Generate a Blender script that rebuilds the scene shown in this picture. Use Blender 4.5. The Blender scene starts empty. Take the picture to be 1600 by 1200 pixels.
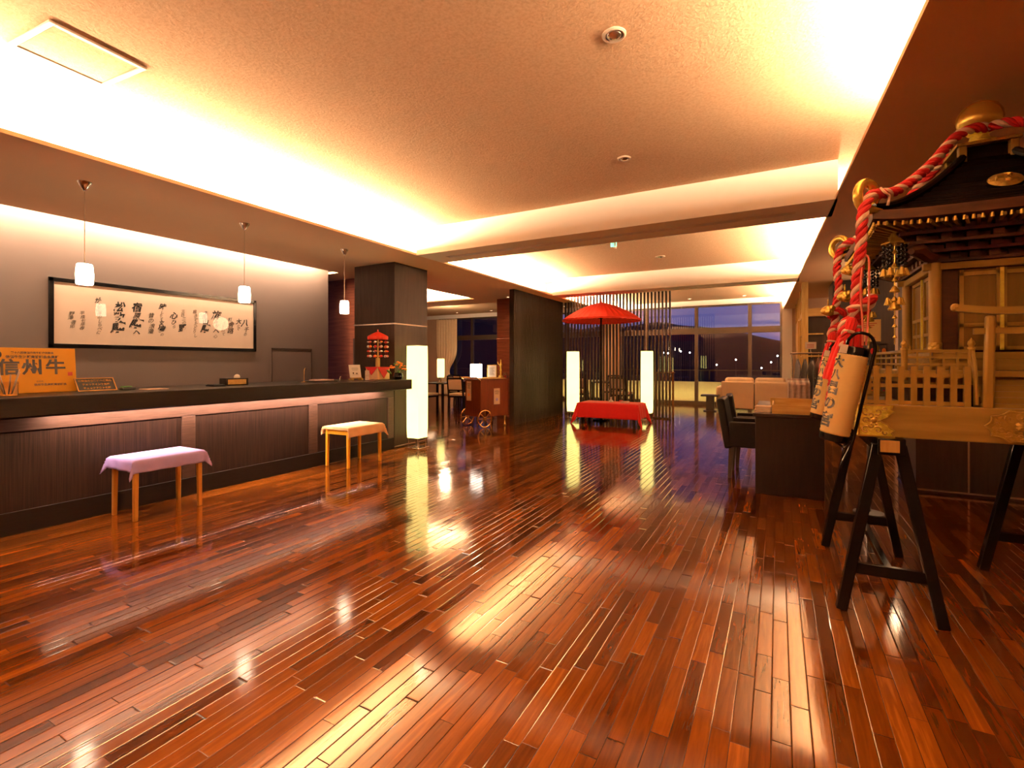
import bpy, bmesh, math, random
from mathutils import Vector, Matrix, noise as mnoise
R = math.radians
PI = math.pi
rnd = random.Random(7)
C = bpy.context.scene.collection

# ------------------------------------------------------------------ helpers
class MB:
    def __init__(s):
        s.bm = bmesh.new()
    def _add(s, verts, faces, M=None):
        vs = []
        for v in verts:
            v = Vector(v)
            vs.append(s.bm.verts.new(M @ v if M else v))
        for f in faces:
            try: s.bm.faces.new([vs[i] for i in f])
            except ValueError: pass
        return s
    def box(s, x0, x1, y0, y1, z0, z1, M=None):
        v = [(x0,y0,z0),(x1,y0,z0),(x1,y1,z0),(x0,y1,z0),(x0,y0,z1),(x1,y0,z1),(x1,y1,z1),(x0,y1,z1)]
        f = [(0,3,2,1),(4,5,6,7),(0,1,5,4),(1,2,6,5),(2,3,7,6),(3,0,4,7)]
        return s._add(v, f, M)
    def cbox(s, c, d, M=None):
        return s.box(c[0]-d[0]/2,c[0]+d[0]/2,c[1]-d[1]/2,c[1]+d[1]/2,c[2]-d[2]/2,c[2]+d[2]/2,M)
    def bar(s, p0, p1, w, h, up=(0,0,1), w1=None, h1=None):
        p0 = Vector(p0); p1 = Vector(p1); d = (p1-p0).normalized()
        u = Vector(up)
        if abs(d.dot(u)) > .98: u = Vector((0,1,0))
        r = d.cross(u).normalized(); u = r.cross(d).normalized()
        w1 = w if w1 is None else w1; h1 = h if h1 is None else h1
        v = []
        for p, a, b in ((p0,w,h),(p1,w1,h1)):
            for sx, sy in ((-1,-1),(1,-1),(1,1),(-1,1)):
                v.append(p + r*sx*a/2 + u*sy*b/2)
        return s._add(v, [(0,1,2,3),(7,6,5,4),(0,4,5,1),(1,5,6,2),(2,6,7,3),(3,7,4,0)])
    def tube(s, pts, r, seg=8, closed=False, cap=True):
        pts = [Vector(p) for p in pts]; n = len(pts)
        rs = r if isinstance(r,(list,tuple)) else [r]*n
        t0 = (pts[1]-pts[0]).normalized()
        a = Vector((0,0,1)) if abs(t0.z) < .9 else Vector((1,0,0))
        nrm = t0.cross(a).normalized(); rings = []
        for i, p in enumerate(pts):
            if closed: t = (pts[(i+1)%n]-pts[i-1]).normalized()
            else: t = (pts[min(i+1,n-1)]-pts[max(i-1,0)]).normalized()
            nrm = (nrm - t*nrm.dot(t))
            nrm = nrm.normalized() if nrm.length > 1e-6 else t.orthogonal().normalized()
            b = t.cross(nrm)
            rings.append([s.bm.verts.new(p + (nrm*math.cos(2*PI*k/seg)+b*math.sin(2*PI*k/seg))*rs[i]) for k in range(seg)])
        m = n if closed else n-1
        for i in range(m):
            A, B = rings[i], rings[(i+1)%n]
            for k in range(seg):
                s.bm.faces.new((A[k],A[(k+1)%seg],B[(k+1)%seg],B[k]))
        if cap and not closed:
            s.bm.faces.new(list(reversed(rings[0]))); s.bm.faces.new(rings[-1])
        return s
    def cyl(s, p0, p1, r0, r1=None, seg=16):
        return s.tube([p0,p1],[r0, r0 if r1 is None else r1],seg)
    def lathe(s, prof, c=(0,0,0), seg=24, M=None, a0=0.0):
        M = M or Matrix.Translation(c); rings = []
        for r, z in prof:
            if r < 1e-6: rings.append([s.bm.verts.new(M @ Vector((0,0,z)))])
            else: rings.append([s.bm.verts.new(M @ Vector((r*math.cos(a0+2*PI*k/seg), r*math.sin(a0+2*PI*k/seg), z))) for k in range(seg)])
        for A, B in zip(rings, rings[1:]):
            for k in range(seg):
                k2 = (k+1)%seg
                if len(A)==1 and len(B)==1: continue
                if len(A)==1: s.bm.faces.new((A[0],B[k2],B[k]))
                elif len(B)==1: s.bm.faces.new((A[k],A[k2],B[0]))
                else: s.bm.faces.new((A[k],A[k2],B[k2],B[k]))
        if len(rings[0])>1: s.bm.faces.new(list(reversed(rings[0])))
        if len(rings[-1])>1: s.bm.faces.new(rings[-1])
        return s
    def ball(s, c, r, seg=12, rings=8, M=None):
        rx, ry, rz = r if isinstance(r,(tuple,list)) else (r,r,r)
        T = Matrix.Translation(c) @ (M or Matrix()) @ Matrix.Diagonal((rx,ry,rz,1))
        return s.lathe([(math.sin(PI*i/rings), -math.cos(PI*i/rings)) for i in range(rings+1)], seg=seg, M=T)
    def prism(s, pts, M, d):
        """pts 2-D outline extruded by d along local z of M"""
        n = len(pts)
        v = [(p[0],p[1],0) for p in pts]+[(p[0],p[1],d) for p in pts]
        f = [tuple(reversed(range(n))), tuple(range(n,2*n))]+[(i,(i+1)%n,n+(i+1)%n,n+i) for i in range(n)]
        return s._add(v, f, M)
    def grid(s, fn, nu, nv, thick=None, close_u=False):
        V = [[s.bm.verts.new(fn(i/nu, j/nv)) for j in range(nv+1)] for i in range(nu+(0 if close_u else 1))]
        for i in range(nu):
            for j in range(nv):
                a = V[i]; b = V[(i+1)%len(V)]
                s.bm.faces.new((a[j],b[j],b[j+1],a[j+1]))
        return s
    def build(s, name, m, parent=None, smooth=False, bevel=0, solid=0, ang=40, loc=None, sub=0):
        bmesh.ops.recalc_face_normals(s.bm, faces=s.bm.faces[:])
        me = bpy.data.meshes.new(name); s.bm.to_mesh(me); s.bm.free()
        me.materials.append(m)
        o = bpy.data.objects.new(name, me); C.objects.link(o)
        if parent: o.parent = parent
        if loc: o.location = loc
        if solid:
            q = o.modifiers.new('solid','SOLIDIFY'); q.thickness = solid; q.offset = 0
        if sub:
            q = o.modifiers.new('sub','SUBSURF'); q.levels = sub; q.render_levels = sub
        if bevel:
            q = o.modifiers.new('bevel','BEVEL'); q.width = bevel; q.segments = 2; q.limit_method = 'ANGLE'; q.angle_limit = R(40)
        if smooth or bevel:
            for p in me.polygons: p.use_smooth = True
            me.set_sharp_from_angle(angle=R(ang))
        return o

def tag(o, label, cat, group=None, kind=None):
    o['label'] = label; o['category'] = cat
    if group: o['group'] = group
    if kind: o['kind'] = kind
    return o
def thing(name, label, cat, loc=(0,0,0), rz=0, group=None, rot=None):
    o = bpy.data.objects.new(name, None); C.objects.link(o)
    o.empty_display_size = .1
    o.location = loc; o.rotation_euler = rot if rot else (0,0,rz)
    return tag(o, label, cat, group)
def struct(name, mb, m, label=None, **k):
    o = mb.build(name, m, **k); o['kind'] = 'structure'
    if label: o['label'] = label
    o['category'] = name.split('_')[0]
    return o
def children(o): return [c for c in C.objects if c.parent == o]
def copy_tree(o, parent=None):
    kids = children(o)
    c = o.copy(); C.objects.link(c)
    if parent: c.parent = parent
    for k in kids: copy_tree(k, c)
    return c
def dup(o, loc, rz, label, group=None):
    c = copy_tree(o); c.location = loc; c.rotation_euler = (0,0,rz); c['label'] = label
    if group: c['group'] = group
    return c

def basis(loc, right, up):
    r = Vector(right).normalized(); u = Vector(up).normalized(); n = r.cross(u)
    M = Matrix((r,u,n)).transposed().to_4x4(); M.translation = Vector(loc)
    return M
_tcache = {}
def text_mesh(body, size, bold=0.0, spacing=1.0, line=1.0, align='CENTER'):
    cu = bpy.data.curves.new('t','FONT'); cu.body = body; cu.size = size; cu.offset = bold
    cu.align_x = align; cu.align_y = 'CENTER'; cu.space_character = spacing; cu.space_line = line
    cu.resolution_u = 3
    o = bpy.data.objects.new('t', cu); C.objects.link(o)
    dg = bpy.context.evaluated_depsgraph_get()
    me = bpy.data.meshes.new_from_object(o.evaluated_get(dg))
    bpy.data.objects.remove(o); bpy.data.curves.remove(cu)
    return me
def lettering(body, size, m, parent, loc, right, up, name='lettering', **k):
    me = text_mesh(body, size, **k)
    me.name = name; me.materials.clear(); me.materials.append(m)
    o = bpy.data.objects.new(name, me); C.objects.link(o)
    o.parent = parent; o.matrix_local = basis(loc, right, up)
    return o

# ------------------------------------------------------------------ materials
def S(h):  # srgb 0-255 -> linear
    def f(c):
        c /= 255
        return c/12.92 if c <= .04045 else ((c+.055)/1.055)**2.4
    return tuple(f(c) for c in h)+(1,)
def nodes(name):
    m = bpy.data.materials.new(name); m.use_nodes = True
    nt = m.node_tree; b = nt.nodes['Principled BSDF']
    return m, nt, b
def N(nt, t, **k):
    n = nt.nodes.new(t)
    for a, v in k.items(): setattr(n, a, v)
    return n
def plain(name, col, rough=.5, metal=0, var=.12, scale=12, bump=0, bscale=60, coat=0, spec=.5, sheen=0):
    m, nt, b = nodes(name)
    tc = N(nt,'ShaderNodeTexCoord'); no = N(nt,'ShaderNodeTexNoise'); no.inputs['Scale'].default_value = scale
    no.inputs['Detail'].default_value = 4
    nt.links.new(tc.outputs['Object'], no.inputs['Vector'])
    mx = N(nt,'ShaderNodeMix', data_type='RGBA')
    c = Vector(col[:3])
    mx.inputs['A'].default_value = (*(c*(1-var)),1); mx.inputs['B'].default_value = (*[min(1,x) for x in c*(1+var)],1)
    nt.links.new(no.outputs['Fac'], mx.inputs['Factor']); nt.links.new(mx.outputs['Result'], b.inputs['Base Color'])
    b.inputs['Roughness'].default_value = rough; b.inputs['Metallic'].default_value = metal
    b.inputs['Coat Weight'].default_value = coat; b.inputs['Specular IOR Level'].default_value = spec
    if sheen: b.inputs['Sheen Weight'].default_value = sheen
    if bump:
        n2 = N(nt,'ShaderNodeTexNoise'); n2.inputs['Scale'].default_value = bscale; n2.inputs['Detail'].default_value = 3
        nt.links.new(tc.outputs['Object'], n2.inputs['Vector'])
        bp = N(nt,'ShaderNodeBump'); bp.inputs['Strength'].default_value = bump; bp.inputs['Distance'].default_value = .01
        nt.links.new(n2.outputs['Fac'], bp.inputs['Height']); nt.links.new(bp.outputs['Normal'], b.inputs['Normal'])
    return m
def wood(name, dark, light, rough=.35, axis='Z', scale=14, stretch=14, coat=0, bump=.08, spec=.14, along=1.0):
    m, nt, b = nodes(name)
    tc = N(nt,'ShaderNodeTexCoord'); mp = N(nt,'ShaderNodeMapping')
    sc = [stretch]*3; sc['XYZ'.index(axis)] = along
    mp.inputs['Scale'].default_value = sc
    no = N(nt,'ShaderNodeTexNoise'); no.inputs['Scale'].default_value = scale/4; no.inputs['Detail'].default_value = 6
    no.inputs['Distortion'].default_value = .4
    nt.links.new(tc.outputs['Object'], mp.inputs['Vector']); nt.links.new(mp.outputs['Vector'], no.inputs['Vector'])
    rp = N(nt,'ShaderNodeValToRGB'); rp.color_ramp.elements[0].position = .3; rp.color_ramp.elements[1].position = .72
    rp.color_ramp.elements[0].color = dark; rp.color_ramp.elements[1].color = light
    nt.links.new(no.outputs['Fac'], rp.inputs['Fac']); nt.links.new(rp.outputs['Color'], b.inputs['Base Color'])
    b.inputs['Roughness'].default_value = rough; b.inputs['Coat Weight'].default_value = coat; b.inputs['Specular IOR Level'].default_value = spec
    bp = N(nt,'ShaderNodeBump'); bp.inputs['Strength'].default_value = bump; bp.inputs['Distance'].default_value = .005
    nt.links.new(no.outputs['Fac'], bp.inputs['Height']); nt.links.new(bp.outputs['Normal'], b.inputs['Normal'])
    return m
def glow(name, col, strength, base=(.8,.75,.65,1), wscale=3):
    m, nt, b = nodes(name)
    b.inputs['Base Color'].default_value = base; b.inputs['Roughness'].default_value = .6
    b.inputs['Emission Color'].default_value = col
    tc = N(nt,'ShaderNodeTexCoord'); no = N(nt,'ShaderNodeTexNoise'); no.inputs['Scale'].default_value = wscale
    nt.links.new(tc.outputs['Object'], no.inputs['Vector'])
    mr = N(nt,'ShaderNodeMapRange'); mr.inputs['To Min'].default_value = strength*.85; mr.inputs['To Max'].default_value = strength*1.15
    nt.links.new(no.outputs['Fac'], mr.inputs['Value']); nt.links.new(mr.outputs['Result'], b.inputs['Emission Strength'])
    return m
def lin(r,g,b): return (r,g,b,1)

M = {}
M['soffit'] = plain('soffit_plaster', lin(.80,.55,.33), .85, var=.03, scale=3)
M['white_paint'] = plain('white_paint', lin(.92,.89,.84), .8, var=.02)
M['wall_taupe'] = plain('wall_taupe_panel', S((84,71,64)), .5, var=.04, scale=6)
M['dark_panel'] = wood('dark_brown_panel', S((44,33,27)), S((56,43,35)), .45, 'Z', 10, 10, bump=.03)
M['red_panel'] = wood('red_brown_panel', S((92,50,34)), S((120,68,48)), .4, 'X', 10, 12, bump=.03)
M['counter_wood'] = wood('counter_wood', S((9,5,4)), S((43,27,20)), .5, 'Z', 40, 14, bump=.06, along=.25)
M['counter_frame'] = wood('counter_frame_wood', S((46,33,27)), S((62,45,37)), .45, 'Y', 30, 14, bump=.05)
M['counter_top'] = wood('counter_top_wood', S((16,11,8)), S((24,17,13)), .38, 'Y', 30, 14, bump=.03)
M['louvre'] = wood('dark_louvre_wood', S((27,20,13)), S((40,31,21)), .6, 'Z', 14, 14)
M['slat'] = wood('dark_slat_wood', S((40,26,18)), S((62,42,30)), .4, 'Z', 14, 14)
M['slat_brown'] = wood('brown_slat_wood', S((96,60,30)), S((130,84,44)), .45, 'Z', 14, 14)
M['pine'] = wood('light_wood', S((180,145,80)), S((205,175,108)), .5, 'Z', 14, 10)
M['pine_x'] = wood('light_wood_long', S((178,142,80)), S((205,174,108)), .5, 'X', 14, 10)
M['stool_wood'] = wood('stool_wood', S((180,132,58)), S((204,156,80)), .4, 'Z', 14, 10)
M['stool_yellow'] = wood('yellow_stool_wood', S((226,166,40)), S((240,186,66)), .4, 'Z', 14, 10)
M['chrome'] = plain('brushed_steel', lin(.75,.7,.66), .22, 1, .05, 30)
M['black_lacquer'] = plain('black_lacquer', lin(.004,.0035,.0035), .14, 0, .2, 8, spec=.1)
M['black'] = plain('black_paint', lin(.008,.007,.006), .4, 0, .2, 8)
M['black_metal'] = plain('dark_metal', lin(.05,.04,.035), .4, .6, .1, 8)
M['leather'] = plain('black_leather', lin(.005,.004,.004), .45, 0, .2, 30, spec=.1, bump=.2, bscale=180)
M['gold'] = plain('gold_leaf', lin(.95,.70,.15), .24, .7, .08, 20)
M['gold_relief'] = plain('chased_gold', lin(1,.80,.12), .34, .3, .3, 26, bump=1.0, bscale=55)
M['bronze_relief'] = plain('chased_bronze', lin(.42,.28,.05), .38, .5, .25, 26, bump=.8, bscale=70)
M['mk_wood'] = wood('shrine_wood', S((128,105,48)), S((150,124,62)), .42, 'X', 12, 8, coat=.15)
M['mk_wood_z'] = wood('shrine_wood_upright', S((136,110,50)), S((158,130,66)), .42, 'Z', 12, 8, coat=.15)
M['mk_door'] = wood('shrine_door_wood', S((96,76,34)), S((116,92,44)), .45, 'Z', 12, 8, coat=.1)
M['mk_dark'] = wood('carved_dark_wood', S((44,26,16)), S((74,44,26)), .5, 'X', 30, 3, bump=1.0)
M['mk_red'] = wood('red_lacquer_dark', S((36,12,9)), S((54,19,13)), .4, 'X', 14, 6)
M['red_cloth'] = plain('red_felt', lin(.62,.006,.008), .8, 0, .08, 20, bump=.15, bscale=200, sheen=.2)
M['red_paper'] = plain('red_oiled_paper', lin(.70,.035,.012), .45, 0, .08, 20)
M['red_rope'] = plain('red_cord', lin(.50,.008,.012), .7, 0, .2, 40, bump=.4, bscale=240)
M['white_rope'] = plain('white_cord', lin(.80,.62,.50), .7, 0, .1, 40, bump=.4, bscale=240)
M['pink_cord'] = plain('pink_cord', lin(.62,.16,.12), .7)
M['paper'] = plain('cream_paper', lin(.72,.56,.42), .7, var=.05)
M['paper_white'] = plain('white_paper', lin(.80,.76,.70), .7, var=.03)
M['ink'] = plain('black_ink', lin(.012,.010,.010), .6)
M['ink_grey'] = plain('grey_ink', lin(.10,.07,.05), .6)
M['ink_red'] = plain('red_ink', lin(.45,.06,.04), .6)
M['lantern_paper'] = plain('lantern_paper', lin(.82,.66,.28), .6, 0, .08, 10)
M['cream_fabric'] = plain('cream_upholstery', lin(.74,.60,.42), .8, var=.05, bump=.1, bscale=150)
M['curtain'] = plain('beige_curtain', lin(.82,.64,.42), .85, var=.08)
M['dining_wood'] = wood('dining_dark_wood', S((16,10,8)), S((28,18,14)), .45, 'Z', 14, 10)
M['cart_wood'] = wood('cart_red_wood', S((80,36,18)), S((102,48,24)), .36, 'Z', 12, 10, coat=.2)
M['brass'] = plain('brass', lin(.78,.52,.20), .25, 1, .1, 20)
M['yellow_board'] = plain('orange_board', lin(.66,.31,.010), .5, var=.06, scale=5)
M['purple_cloth'] = plain('lilac_cloth', lin(.36,.29,.68), .85, var=.12, scale=9, bump=.1, bscale=200)
M['peach_cloth'] = plain('peach_cloth', lin(.78,.50,.26), .85, var=.06, scale=9, bump=.1, bscale=200)
M['plum_cloth'] = plain('plum_velvet', lin(.20,.010,.05), .85)
M['stone'] = plain('terrace_stone', lin(.42,.36,.30), .8, var=.15)
M['hill'] = plain('dark_hillside', lin(.012,.014,.018), .95, var=.4, scale=.08)
M['night_ground'] = plain('night_valley', lin(.02,.02,.028), .95, var=.3, scale=.05)
M['frame_metal'] = plain('bronze_window_frame', lin(.05,.034,.022), .45, .2)
M['leaf'] = plain('leaf_green', lin(.08,.20,.05), .6, var=.3)
M['petal'] = plain('orange_petal', lin(.85,.24,.03), .6, var=.25, scale=30)
M['plastic_grey'] = plain('ceiling_plate', lin(.62,.50,.40), .5)
M['dark_cloth'] = plain('dark_print_cloth', lin(.035,.028,.03), .85, var=.6, scale=30)
M['brown_cloth'] = plain('brown_print_cloth', lin(.11,.05,.03), .85, var=.6, scale=30)
M['pattern_cloth'] = plain('pale_print_cloth', lin(.52,.40,.36), .8, var=.5, scale=24)
M['back_wall'] = plain('warm_plaster', lin(.55,.38,.26), .8, var=.04)

M['glow_lantern'] = glow('glowing_lamp_paper', (1,.84,.24,1), 2.4, (.5,.42,.24,1))
M['glow_pendant'] = glow('glowing_pendant_glass', (1,.80,.55,1), 16)
M['glow_cartlamp'] = glow('glowing_cart_lamp', (1,.90,.74,1), 5)
M['glow_spot'] = glow('glowing_spot', (1,.72,.40,1), 6)
M['glow_town'] = glow('glowing_town_lamp', (.9,.95,1,1), 10)
M['glow_exit'] = glow('glowing_exit_green', (.05,.75,.45,1), 1.6)
M['glow_strip'] = glow('glowing_strip', (1,.62,.34,1), 3)

def m_ceiling():
    m, nt, b = nodes('mineral_ceiling')
    g = N(nt,'ShaderNodeNewGeometry')
    no = N(nt,'ShaderNodeTexNoise'); no.inputs['Scale'].default_value = 55; no.inputs['Detail'].default_value = 5; no.inputs['Roughness'].default_value=.7
    nt.links.new(g.outputs['Position'], no.inputs['Vector'])
    rp = N(nt,'ShaderNodeValToRGB'); rp.color_ramp.elements[0].position=.35; rp.color_ramp.elements[1].position=.6
    rp.color_ramp.elements[0].color=(.49,.335,.21,1); rp.color_ramp.elements[1].color=(.60,.42,.275,1)
    nt.links.new(no.outputs['Fac'], rp.inputs['Fac'])
    sp = N(nt,'ShaderNodeSeparateXYZ'); nt.links.new(g.outputs['Position'], sp.inputs[0])
    # board joints
    def joint(sock, per, off):
        a = N(nt,'ShaderNodeMath',operation='ADD'); a.inputs[1].default_value = off; nt.links.new(sock,a.inputs[0])
        d = N(nt,'ShaderNodeMath',operation='DIVIDE'); d.inputs[1].default_value = per; nt.links.new(a.outputs[0],d.inputs[0])
        f = N(nt,'ShaderNodeMath',operation='FRACT'); nt.links.new(d.outputs[0],f.inputs[0])
        l = N(nt,'ShaderNodeMath',operation='LESS_THAN'); l.inputs[1].default_value=.010/per; nt.links.new(f.outputs[0],l.inputs[0])
        return l.outputs[0]
    j1 = joint(sp.outputs['X'],.91*2,100.3); j2 = joint(sp.outputs['Y'],1.82*1.5,100.4)
    mxm = N(nt,'ShaderNodeMath',operation='MAXIMUM'); nt.links.new(j1,mxm.inputs[0]); nt.links.new(j2,mxm.inputs[1])
    mx = N(nt,'ShaderNodeMix',data_type='RGBA'); mx.inputs['B'].default_value=(.44,.29,.17,1)
    sc = N(nt,'ShaderNodeMath',operation='MULTIPLY'); sc.inputs[1].default_value=.15; nt.links.new(mxm.outputs[0],sc.inputs[0])
    nt.links.new(sc.outputs[0],mx.inputs['Factor']); nt.links.new(rp.outputs['Color'],mx.inputs['A'])
    nt.links.new(mx.outputs['Result'],b.inputs['Base Color']); b.inputs['Roughness'].default_value=.95
    b.inputs['Specular IOR Level'].default_value=.1
    bp = N(nt,'ShaderNodeBump'); bp.inputs['Strength'].default_value=.8; bp.inputs['Distance'].default_value=.007
    nt.links.new(no.outputs['Fac'],bp.inputs['Height']); nt.links.new(bp.outputs['Normal'],b.inputs['Normal'])
    return m
M['ceiling'] = m_ceiling()

def m_floor():
    m, nt, b = nodes('plank_floor')
    L = nt.links.new
    def mth(op, a, bb=None):
        n = N(nt,'ShaderNodeMath',operation=op)
        for i, x in enumerate((a,bb)):
            if x is None: continue
            if isinstance(x,(int,float)): n.inputs[i].default_value = x
            else: L(x, n.inputs[i])
        return n.outputs[0]
    g = N(nt,'ShaderNodeNewGeometry'); sp = N(nt,'ShaderNodeSeparateXYZ'); L(g.outputs['Position'],sp.inputs[0])
    W = .060
    u = mth('DIVIDE', mth('ADD', sp.outputs['X'], 50.0), W); row = mth('FLOOR',u); fx = mth('FRACT',u)
    wn = N(nt,'ShaderNodeTexWhiteNoise',noise_dimensions='1D'); L(row,wn.inputs['W'])
    wn2 = N(nt,'ShaderNodeTexWhiteNoise',noise_dimensions='1D'); L(mth('ADD',row,311.7),wn2.inputs['W'])
    ln = mth('ADD', mth('MULTIPLY', wn2.outputs['Value'], .30), .38)
    v0 = mth('ADD', mth('DIVIDE', mth('ADD',sp.outputs['Y'],50.0), ln), mth('MULTIPLY', wn.outputs['Value'], 17.3))
    # uneven lengths inside a row
    v = mth('ADD', v0, mth('MULTIPLY', mth('SINE', mth('MULTIPLY', v0, 2.1)), .28))
    col = mth('FLOOR',v); fy = mth('FRACT',v)
    cx = N(nt,'ShaderNodeCombineXYZ'); L(row,cx.inputs[0]); L(col,cx.inputs[1])
    w3 = N(nt,'ShaderNodeTexWhiteNoise',noise_dimensions='2D'); L(cx.outputs[0],w3.inputs['Vector'])
    # grain
    mp = N(nt,'ShaderNodeMapping'); mp.inputs['Scale'].default_value=(34,2.2,1); L(g.outputs['Position'],mp.inputs['Vector'])
    ad = N(nt,'ShaderNodeVectorMath',operation='ADD'); L(mp.outputs[0],ad.inputs[0]); 
    sc = N(nt,'ShaderNodeVectorMath',operation='SCALE'); sc.inputs['Scale'].default_value=37; L(w3.outputs['Color'],sc.inputs[0]); L(sc.outputs[0],ad.inputs[1])
    gr = N(nt,'ShaderNodeTexNoise'); gr.inputs['Scale'].default_value=1.6; gr.inputs['Detail'].default_value=6; gr.inputs['Distortion'].default_value=.8; L(ad.outputs[0],gr.inputs['Vector'])
    f = mth('ADD', mth('MULTIPLY', w3.outputs['Value'], .78), mth('MULTIPLY', mth('SUBTRACT', gr.outputs['Fac'], .5), .75))
    rp = N(nt,'ShaderNodeValToRGB'); cr = rp.color_ramp
    cols = [(0,(.066,.017,.002)),(.25,(.108,.029,.003)),(.5,(.162,.046,.004)),(.75,(.225,.068,.006)),(.97,(.37,.125,.013))]
    cr.elements[0].position=0; cr.elements[0].color=(*cols[0][1],1); cr.elements[1].position=.97; cr.elements[1].color=(*cols[4][1],1)
    for p,c in cols[1:4]:
        e = cr.elements.new(p); e.color=(*c,1)
    L(f, rp.inputs['Fac'])
    ex = mth('MULTIPLY', mth('MINIMUM',fx,mth('SUBTRACT',1.0,fx)), W)
    ey = mth('MULTIPLY', mth('MINIMUM',fy,mth('SUBTRACT',1.0,fy)), ln)
    ed = mth('MINIMUM',ex,ey)
    gap = mth('LESS_THAN', ed, .0011)
    mx = N(nt,'ShaderNodeMix',data_type='RGBA'); L(mth('MULTIPLY',gap,.8),mx.inputs['Factor']); L(rp.outputs['Color'],mx.inputs['A']); mx.inputs['B'].default_value=(.02,.006,.003,1)
    L(mx.outputs['Result'],b.inputs['Base Color'])
    # every board sits a hair off level
    ss = N(nt,'ShaderNodeSeparateColor'); L(w3.outputs['Color'],ss.inputs[0])
    nv = N(nt,'ShaderNodeCombineXYZ')
    L(mth('MULTIPLY',mth('SUBTRACT',ss.outputs[0],.5),.007),nv.inputs[0]); L(mth('MULTIPLY',mth('SUBTRACT',ss.outputs[1],.5),.004),nv.inputs[1]); nv.inputs[2].default_value=1
    nn = N(nt,'ShaderNodeVectorMath',operation='NORMALIZE'); L(nv.outputs[0],nn.inputs[0])
    bev = N(nt,'ShaderNodeMapRange'); bev.inputs['From Max'].default_value=.0035; L(ed,bev.inputs['Value'])
    n2 = N(nt,'ShaderNodeTexNoise'); n2.inputs['Scale'].default_value=5; n2.inputs['Detail'].default_value=2; L(g.outputs['Position'],n2.inputs['Vector'])
    hh = mth('ADD', mth('MULTIPLY',bev.outputs[0],.9), mth('ADD', mth('MULTIPLY',n2.outputs['Fac'],.5), mth('MULTIPLY',gr.outputs['Fac'],.25)))
    bp = N(nt,'ShaderNodeBump'); bp.inputs['Strength'].default_value=.25; bp.inputs['Distance'].default_value=.003
    L(hh,bp.inputs['Height']); L(nn.outputs[0],bp.inputs['Normal']); L(bp.outputs['Normal'],b.inputs['Normal'])
    rr = N(nt,'ShaderNodeMapRange'); rr.inputs['To Min'].default_value=.075; rr.inputs['To Max'].default_value=.12; L(w3.outputs['Value'],rr.inputs['Value'])
    L(rr.outputs[0],b.inputs['Roughness'])
    b.inputs['Specular IOR Level'].default_value=.6
    return m
M['floor'] = m_floor()

def m_glass(nm='window_glass',ior=.06,kk=1.0):
    m = bpy.data.materials.new(nm); m.use_nodes=True; nt=m.node_tree; nt.nodes.clear()
    o = N(nt,'ShaderNodeOutputMaterial'); mx = N(nt,'ShaderNodeMixShader'); t=N(nt,'ShaderNodeBsdfTransparent'); gl=N(nt,'ShaderNodeBsdfGlossy')
    gl.inputs['Roughness'].default_value=0.0; fr=N(nt,'ShaderNodeLayerWeight'); fr.inputs['Blend'].default_value=.5; p5=N(nt,'ShaderNodeMath',operation='POWER'); p5.inputs[1].default_value=4.0; nt.links.new(fr.outputs['Facing'],p5.inputs[0]); f0=N(nt,'ShaderNodeMath',operation='MULTIPLY_ADD'); f0.inputs[1].default_value=.8; f0.inputs[2].default_value=ior; nt.links.new(p5.outputs[0],f0.inputs[0])
    k=N(nt,'ShaderNodeMath',operation='MULTIPLY'); k.inputs[1].default_value=kk; nt.links.new(f0.outputs[0],k.inputs[0])
    nt.links.new(k.outputs[0],mx.inputs[0]); nt.links.new(t.outputs[0],mx.inputs[1]); nt.links.new(gl.outputs[0],mx.inputs[2]); nt.links.new(mx.outputs[0],o.inputs[0])
    return m
M['glass'] = m_glass()
M['picture_glass'] = m_glass('picture_glass',.03,.5)
def m_clear():
    m, nt, b = nodes('clear_glass')
    b.inputs['Transmission Weight'].default_value=1; b.inputs['Roughness'].default_value=.02; b.inputs['Base Color'].default_value=(.95,.9,.85,1)
    return m
M['clear'] = m_clear()
# ------------------------------------------------------------------ the setting
def sbox(name, m, *b, label=None, bevel=0):
    return struct(name, MB().box(*b), m, label, bevel=bevel)
sbox('floor', M['floor'], -12.2, 4.4, -3.3, 15.26, -.12, 0)
sbox('ceiling', M['ceiling'], -12.2, 4.4, -3.3, 15.4, 3.05, 3.15)

# lowered plaster ceilings around the lit trays
def rx(y): return .61-.031*y           # the right-hand tray edge runs a touch askew
tn = [0]
def trim(mb, m, **k):
    tn[0] += 1
    return struct('trim_%d' % tn[0], mb, m, **k)
b = MB()
b.box(-6.26,-4.30,-3.2,5.6,2.70,2.73); b.box(-12.1,-4.30,5.6,6.5,2.70,2.73); b.box(-6.1,-4.30,6.5,9.4,2.70,2.73); b.box(-12.1,-4.30,9.4,10.2,2.70,2.73)
b.box(-4.62,-4.30,10.2,15.2,2.70,2.73)
trim(b, M['soffit'])
b = MB().prism([(rx(-3.2),-3.2),(4.3,-3.2),(4.3,15.2),(rx(15.2),15.2)], Matrix.Translation((0,0,2.70)), .03)
trim(b, M['soffit'])
# backs of the light coves
b = MB()
b.box(-4.68,-4.65,-3.2,15.2,2.73,3.05)
trim(b, M['white_paint'])
b = MB().prism([(rx(-3.2)+.35,-3.2),(rx(-3.2)+.38,-3.2),(rx(15.2)+.38,15.2),(rx(15.2)+.35,15.2)], Matrix.Translation((0,0,2.73)), .32)
trim(b, M['white_paint'])
b = MB(); b.box(-5.78,-5.75,6.2,9.75,2.73,3.05); b.box(-12,-5.75,9.72,9.75,2.73,3.05); b.box(-12,-5.75,6.15,6.18,2.73,3.05)
trim(b, M['white_paint'])
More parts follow.
